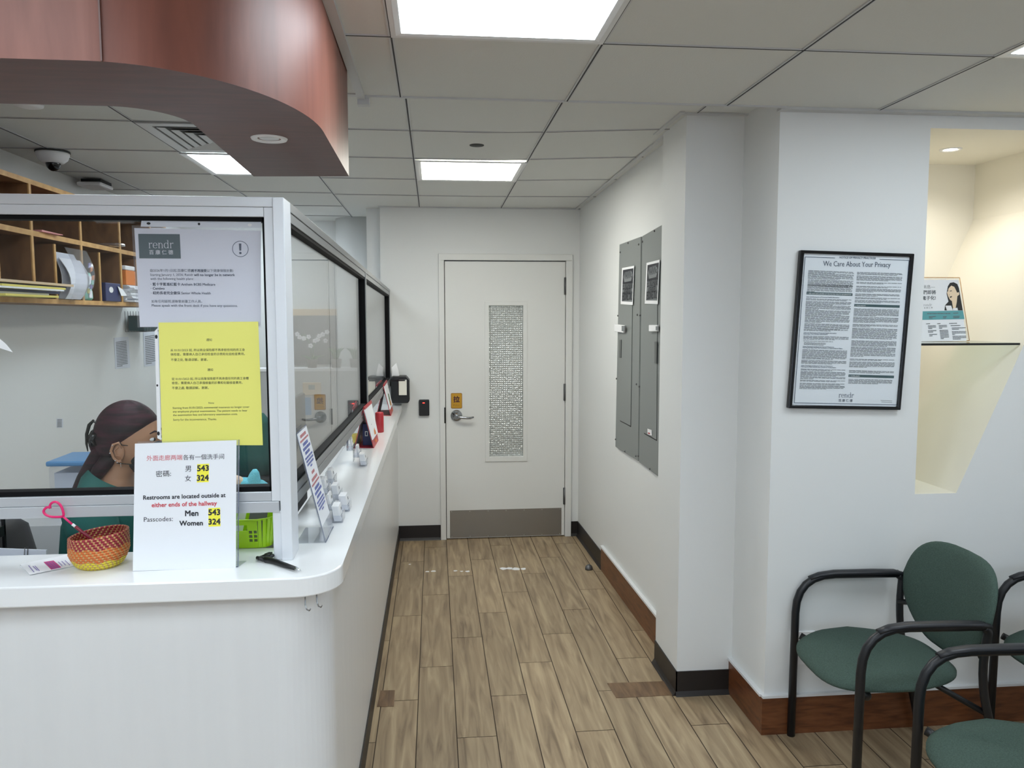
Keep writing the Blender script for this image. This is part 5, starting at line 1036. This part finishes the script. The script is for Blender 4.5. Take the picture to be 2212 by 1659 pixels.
mb = MB(); mb.loft([((-1.36-.06*((z-.5)/.5), 2.65, z), (.03, 0, 0), (0, .22*k, 0)) for z, k in ((.5, .6), (.55, .9), (.7, 1), (.9, 1), (1.0, .9), (1.05, .5))], 20); obj('backrest', mb, 'black_soft', t)
mb = MB(); mb.tube([(-1.15, 2.65, .37), (-1.36, 2.65, .4), (-1.40, 2.65, .6)], .022, 8); obj('back_support', mb, 'black', t)
mb = MB(); mb.lathe([(.03, .08), (.03, .37)], (-1.08, 2.65, 0), 16); obj('gas_column', mb, 'black', t)
for i in range(5):
    a = 2*pi*i/5; mb = MB(); mb.tube([(-1.08, 2.65, .1), (-1.08+.28*cos(a), 2.65+.28*sin(a), .075)], [.026, .018], 8); l_ = obj('leg', mb, 'black', t); mb = MB(); mb.ball((-1.08+.28*cos(a), 2.65+.28*sin(a), .03), (.03, .03, .03), 12); obj('caster', mb, 'black', l_)
mb = MB(); mb.tube([(-1.2, 2.40, .42), (-1.25, 2.385, .6), (-1.28, 2.385, .66), (-1.02, 2.385, .68)], .018, 8); obj('armrest', mb, 'black', t)
t = thing('file_cabinet', 'pale file cabinet against the office wall behind the woman', 'cabinet', (-1.5, 3.4, 0))
mb = MB(); mb.box((-1.75, 3.1, 0), (-1.3, 3.6, .92)); obj('case', mb, 'grid', t)
for z in (.06, .48):
    mb = MB(); mb.box((-1.3, 3.13, z), (-1.29, 3.57, z+.4)); d_ = obj('drawer', mb, 'grid', t); mb = MB(); mb.box((-1.29, 3.3, z+.3), (-1.275, 3.42, z+.315)); obj('handle', mb, 'chrome', d_)
t = thing('plastic_tub', 'clear plastic tub with a blue lid behind the shoulder of the woman', 'tub', (-1.43, 3.3, .921))
mb = MB(); mb.box((-1.51, 3.2, .921), (-1.33, 3.42, 1.13)); obj('tub', mb, 'sleeve', t, bevel=.012)
mb = MB(); mb.box((-1.515, 3.195, 1.13), (-1.325, 3.425, 1.15)); obj('lid', mb, 'blue_tote', t, bevel=.006)
mb = MB(); mb.box((-1.495, 3.22, .925), (-1.345, 3.4, 1.1)); obj('contents', mb, 'paper_cool', t)
# far office counter and what stands on it
t = thing('back_counter', 'grey fronted counter at the far end of the office', 'counter', (-.9, 6.47, 0))
mb = MB(); mb.box((-1.45, 6.36, 0), (-.5, 6.57, 1.28)); obj('case', mb, 'grid', t)
mb = MB(); mb.box((-1.46, 6.35, 1.28), (-.49, 6.575, 1.3)); obj('top', mb, 'white', t)
mb = MB(); mb.box((-1.33, 6.88, 1.3), (-.83, 6.9, 1.72)); t = thing('bulletin_board', 'beige topped grey board on the far office wall', 'board', (-1.08, 6.88, 1.3)); obj('panel', mb, 'grey_card', t); mb = MB(); mb.box((-1.33, 6.875, 1.72), (-.83, 6.9, 1.775)); obj('top_rail', mb, 'beige', t)
def plant(name, lb, x, y, z, kind):
    t = thing(name, lb, 'plant', (x, y, z)); mb = MB(); mb.lathe([(.035, 0), (.045, .07), (.04, .07), (.038, .05), (0, .05)], (x, y, z), 18); obj('pot', mb, 'pot', t); mb = MB()
    for i in range(9 if kind else 5):
        a = 2*pi*i/(9 if kind else 5)+.3; r_ = .07 if kind else .1; h_ = .11 if kind else .05
        mb.tube([(x, y, z+.05), (x+r_*.45*cos(a), y+r_*.45*sin(a), z+.05+h_*.75), (x+r_*cos(a), y+r_*sin(a), z+.05+h_)], [.01, .009, .001], 6)
    obj('leaves', mb, 'leaf', t)
    if not kind:
        for s_ in (-1, 1):
            mb = MB(); P_ = [(x, y, z+.05), (x+.02*s_, y, z+.2), (x+.06*s_, y, z+.27), (x+.11*s_, y, z+.25)]; mb.tube(P_, .003, 6); st = obj('stem', mb, 'leaf', t); mb = MB()
            for k in range(6):
                c = V(P_[1])+(V(P_[3])-V(P_[1]))*(k/5)+V((random.uniform(-.02, .02), random.uniform(-.03, .0), random.uniform(-.025, .04)))
                for j in range(5): b_ = 2*pi*j/5+k; mb.ball(c+V((.011*cos(b_), -.006, .011*sin(b_))), (.009, .004, .009), 8)
            obj('blossoms', mb, 'petal', st)
plant('potted_orchid', 'white potted orchid on the far office counter', -.98, 6.46, 1.3, 0)
plant('potted_aloe', 'small spiky potted plant on the far office counter, left of two', -.79, 6.46, 1.3, 1); plant('potted_aloe', 'small spiky potted plant on the far office counter, nearest the partition', -.64, 6.46, 1.3, 1)
t = thing('thermostat', 'pale wall thermostat on the front of the far counter', 'thermostat', (-.97, 6.355, 1.09))
mb = MB(); mb.box((-1.04, 6.335, 1.09), (-.9, 6.3595, 1.19)); obj('case', mb, 'beige', t, bevel=.005); mb = MB(); mb.box((-.995, 6.333, 1.135), (-.945, 6.336, 1.172)); obj('display', mb, 'grey_panel', t)
mb = MB(); mb.box((-1.12, 6.355, .93), (-.98, 6.359, 1.07)); tag(obj('blue_sheet', mb, 'blue_tote'), 'pale blue sheet on the front of the far counter', 'sheet')

# ================================================================== PERSON
Hc = V((-.992, 2.65, 1.322)); pp = thing('person', 'person in teal scrubs and black mask with dark red clipped hair, seated behind the glass', 'person', (-1.08, 2.65, .44))
mb = MB()
def tor(rows, g=0): return [((x, 2.65, z), (a+g, 0, 0), (0, b+g, 0)) for x, z, a, b in rows]
TR = [(-1.08, .46, .13, .185), (-1.08, .56, .125, .185), (-1.08, .74, .105, .15), (-1.07, .94, .125, .17), (-1.06, 1.06, .115, .19), (-1.058, 1.13, .085, .172), (-1.05, 1.165, .062, .105), (-1.035, 1.19, .052, .062), (-1.015, 1.225, .05, .052), (-1.0, 1.27, .05, .05)]
mb.loft(tor(TR), 28)
mb.ball(Hc, (.098, .075, .113), 28); mb.ball(Hc+V((.036, 0, -.056)), (.058, .054, .06), 22); mb.ball(Hc+V((.085, 0, -.02)), (.02, .012, .022), 12); mb.ball(Hc+V((.075, 0, .012)), (.025, .05, .012), 12)
HANDS = []
for s_ in (-1, 1):
    sh_ = V((-1.058, 2.65+.175*s_, 1.115)); el = V((-.99, 2.65+.235*s_, .885)); wr = V((-.80, 2.65+.11*s_, .80))
    mb.tube([sh_, sh_*.5+el*.5, el, el*.5+wr*.5, wr], [.05, .046, .038, .036, .026], 14); mb.ball(sh_+V((.0, -.02*s_, -.02)), .048, 14); mb.ball(el, .04, 12)
    dirn = (wr-el).normalized(); dirn = V((dirn.x, dirn.y*.5, -.12)).normalized(); lat = V((0, 0, 1)).cross(dirn).normalized()
    pc = wr+dirn*.05; mb.loft([(wr+dirn*k, lat*w_, V((0, 0, 1))*h_) for k, w_, h_ in ((0, .026, .02), (.03, .036, .017), (.07, .04, .014), (.09, .038, .012))], 14)
    for f_, ln in enumerate((.062, .072, .068, .052)):
        b_ = wr+dirn*.085+lat*(-.029+.0193*f_); mb.tube([b_, b_+dirn*ln*.45+V((0, 0, .007)), b_+dirn*ln*.8+V((0, 0, -.004)), b_+dirn*ln+V((0, 0, -.018))], [.0092, .0088, .008, .0065], 10)
    b_ = wr+dirn*.03-lat*s_*-.032; mb.tube([b_, b_+dirn*.03+lat*s_*.02, b_+dirn*.06+lat*s_*.024+V((0, 0, -.01))], [.013, .011, .008], 10)
    hip, kn, an = V((-1.05, 2.65+.095*s_, .52)), V((-.66, 2.65+.11*s_, .5)), V((-.68, 2.65+.11*s_, .08))
    mb.tube([hip, hip*.5+kn*.5, kn, kn*.4+an*.6, an], [.085, .075, .055, .05, .036], 14); mb.ball(kn, .056, 12); mb.loft([(an+V((.0+k, 0, -.045)), (0, w_, 0), (0, 0, .03)) for k, w_ in ((-.04, .03), (.04, .042), (.12, .042), (.17, .02))], 12)
obj('body', mb, 'skin', pp, remesh=.0055)
mb = MB(); mb.loft(tor([TR[0]]+TR[1:6], .014)+[((-1.052, 2.65, 1.176), (.082, 0, -.03), (0, .122, 0)), ((-1.04, 2.65, 1.194), (.078, 0, -.042), (0, .085, 0))], 32, cap=False)
for s_ in (-1, 1):
    sh_ = V((-1.058, 2.65+.165*s_, 1.118)); el = V((-.99, 2.65+.232*s_, .885)); mb.tube([sh_+V((0, -.03*s_, .02)), sh_, sh_*.5+el*.5, sh_*.25+el*.75], [.056, .078, .072, .068], 16); mb.ball(sh_+V((0, -.005*s_, .004)), .074, 16)
obj('scrub_top', mb, 'scrubs', pp)
mb = MB()
for s_ in (-1, 1):
    hip, kn, an = V((-1.05, 2.65+.095*s_, .52)), V((-.66, 2.65+.11*s_, .5)), V((-.68, 2.65+.11*s_, .1)); mb.tube(fillet([hip, kn, an], .1), .098-.0, 14) if 0 else mb.tube([hip, hip*.5+kn*.5, kn+V((.01, 0, .0)), kn*.5+an*.5, an], [.1, .088, .072, .066, .062], 16)
obj('scrub_trousers', mb, 'scrubs', pp)
# hair: shell over the skull, gathered at the back, tail down to the shoulder
mb = MB(); seg, rows = 72, 52; R3 = (.106, .083, .12); vs = []; keep = []
for i in range(rows+1):
    a = pi*i/rows
    for k in range(seg):
        t_ = 2*pi*k/seg; d_ = V((R3[0]*sin(a)*cos(t_), R3[1]*sin(a)*sin(t_), R3[2]*cos(a))); x_ = d_.x
        lo = -.1 if x_ < -.04 else (-.1+(x_+.04)/.025*.085 if x_ < -.015 else .62*x_-.006)
        f_ = d_.z-lo; g_ = 1 if f_ > .012 else max(.82, 1-(.012-f_)*6)
        d_ *= (1+.006*sin(9*t_+4*a)*(g_ == 1))*g_; vs.append(Hc+d_+V((-.004, 0, .002))); keep.append(g_ > .83)
fs = []
for i in range(rows):
    for k in range(seg):
        q_ = (i*seg+k, i*seg+(k+1) % seg, (i+1)*seg+(k+1) % seg, (i+1)*seg+k)
        if any(keep[j] for j in q_): fs.append(q_)
mb.add(vs, fs, True)
mb.ball((-1.075, 2.648, 1.31), (.04, .048, .055), 18)
mb.loft([((-1.072, 2.65, 1.31), (.03, 0, .02), (0, .045, 0)), ((-1.09, 2.65, 1.265), (.04, 0, .02), (0, .05, 0)), ((-1.112, 2.65, 1.215), (.044, 0, .016), (0, .052, 0)), ((-1.135, 2.65, 1.165), (.04, 0, .01), (0, .05, 0)), ((-1.155, 2.65, 1.12), (.03, 0, .0), (0, .042, 0)), ((-1.168, 2.65, 1.07), (.018, 0, 0), (0, .026, 0)), ((-1.172, 2.65, 1.03), (.004, 0, 0), (0, .005, 0))], 18)
mb.loft([((-1.035, 2.60, 1.27), (.028, 0, 0), (0, .02, 0)), ((-1.06, 2.598, 1.235), (.03, 0, 0), (0, .022, 0)), ((-1.085, 2.60, 1.20), (.022, 0, 0), (0, .018, 0)), ((-1.10, 2.605, 1.17), (.004, 0, 0), (0, .004, 0))], 12)
obj('hair', mb, 'hair', pp)
mb = MB(); y = 2.61
mb.tube([(-1.068, y, 1.372), (-1.085, y, 1.383), (-1.098, y, 1.37), (-1.107, y, 1.34), (-1.109, y, 1.31), (-1.106, y, 1.285)], [.003, .0055, .006, .0055, .004, .0015], 8)
mb.tube([(-1.07, y, 1.355), (-1.09, y, 1.348), (-1.101, y, 1.33), (-1.10, y, 1.312), (-1.082, y, 1.302)], [.005, .005, .0045, .0045, .004], 8); mb.tube([(-1.075, y-.02, 1.345), (-1.085, y-.015, 1.325), (-1.078, y-.02, 1.305)], .009, 8); obj('claw_clip', mb, 'black_gloss', pp)
ec = Hc+V((-.006, -.078, -.034))
mb = MB(); mb.ball(ec+V((0, .004, 0)), (.017, .006, .029), 16); mb.tube([ec+V((.012, 0, .012)), ec+V((.004, -.004, .03)), ec+V((-.012, -.007, .024)), ec+V((-.019, -.008, .004)), ec+V((-.013, -.006, -.018)), ec+V((-.002, -.003, -.031)), ec+V((.008, -.002, -.028))], [.003, .0042, .0046, .0044, .004, .0055, .004], 8); mb.tube([ec+V((.002, -.002, .016)), ec+V((-.01, -.004, .006)), ec+V((-.006, -.003, -.012)), ec+V((.008, -.002, -.014))], .0026, 7); er = obj('ear', mb, 'skin', pp)
mb = MB()
for dx, dz in ((-.012, .022), (-.021, -.002), (-.006, -.026), (0, -.032)): mb.ball(ec+V((dx, -.012, dz)), .0022, 8)
for k in range(3): mb.ball(ec+V((.009, -.008, -.036-.005*k)), .0016, 6)
obj('earrings', mb, 'silver', er)
mb = MB(); vs = []; keep = []; jc = Hc+V((.036, 0, -.05))
for i in range(21):
    a = pi*i/20
    for k in range(32):
        t_ = 2*pi*k/32; d_ = V((.07*sin(a)*cos(t_), .06*sin(a)*sin(t_), -.068*cos(a))); d_.x += .016*max(0, 1-abs(d_.z)/.06)*max(0, cos(t_))
        vs.append(jc+d_); keep.append(d_.x > -.025 and d_.z < .04)
mb.add(vs, [(i*32+k, i*32+(k+1) % 32, (i+1)*32+(k+1) % 32, (i+1)*32+k) for i in range(20) for k in range(32) if all(keep[j] for j in (i*32+k, i*32+(k+1) % 32, (i+1)*32+(k+1) % 32, (i+1)*32+k))], True)
mb.tube([jc+V((.0, -.058, .03)), ec+V((.014, -.004, .022)), ec+V((.004, -.004, .034))], .0014, 6); mb.tube([jc+V((-.005, -.056, -.03)), ec+V((-.006, .0, -.036)), ec+V((-.012, 0, -.02))], .0014, 6); obj('face_mask', mb, 'mask', pp)
for s_ in (-1, 1):
    mb = MB(); mb.ball(Hc+V((.079, .031*s_, -.002)), (.012, .013, .008), 12); e_ = obj('eye', mb, 'white', pp); mb = MB(); mb.ball(Hc+V((.0885, .0305*s_, -.003)), (.004, .006, .006), 10); obj('iris', mb, 'black', e_)
    mb = MB(); mb.tube([Hc+V((.082, .048*s_, .018)), Hc+V((.092, .034*s_, .024)), Hc+V((.095, .018*s_, .02))], [.002, .003, .002], 6); obj('eyebrow', mb, 'hair', pp)

for o in bpy.data.objects:
    if '_l' in o: del o['_l']
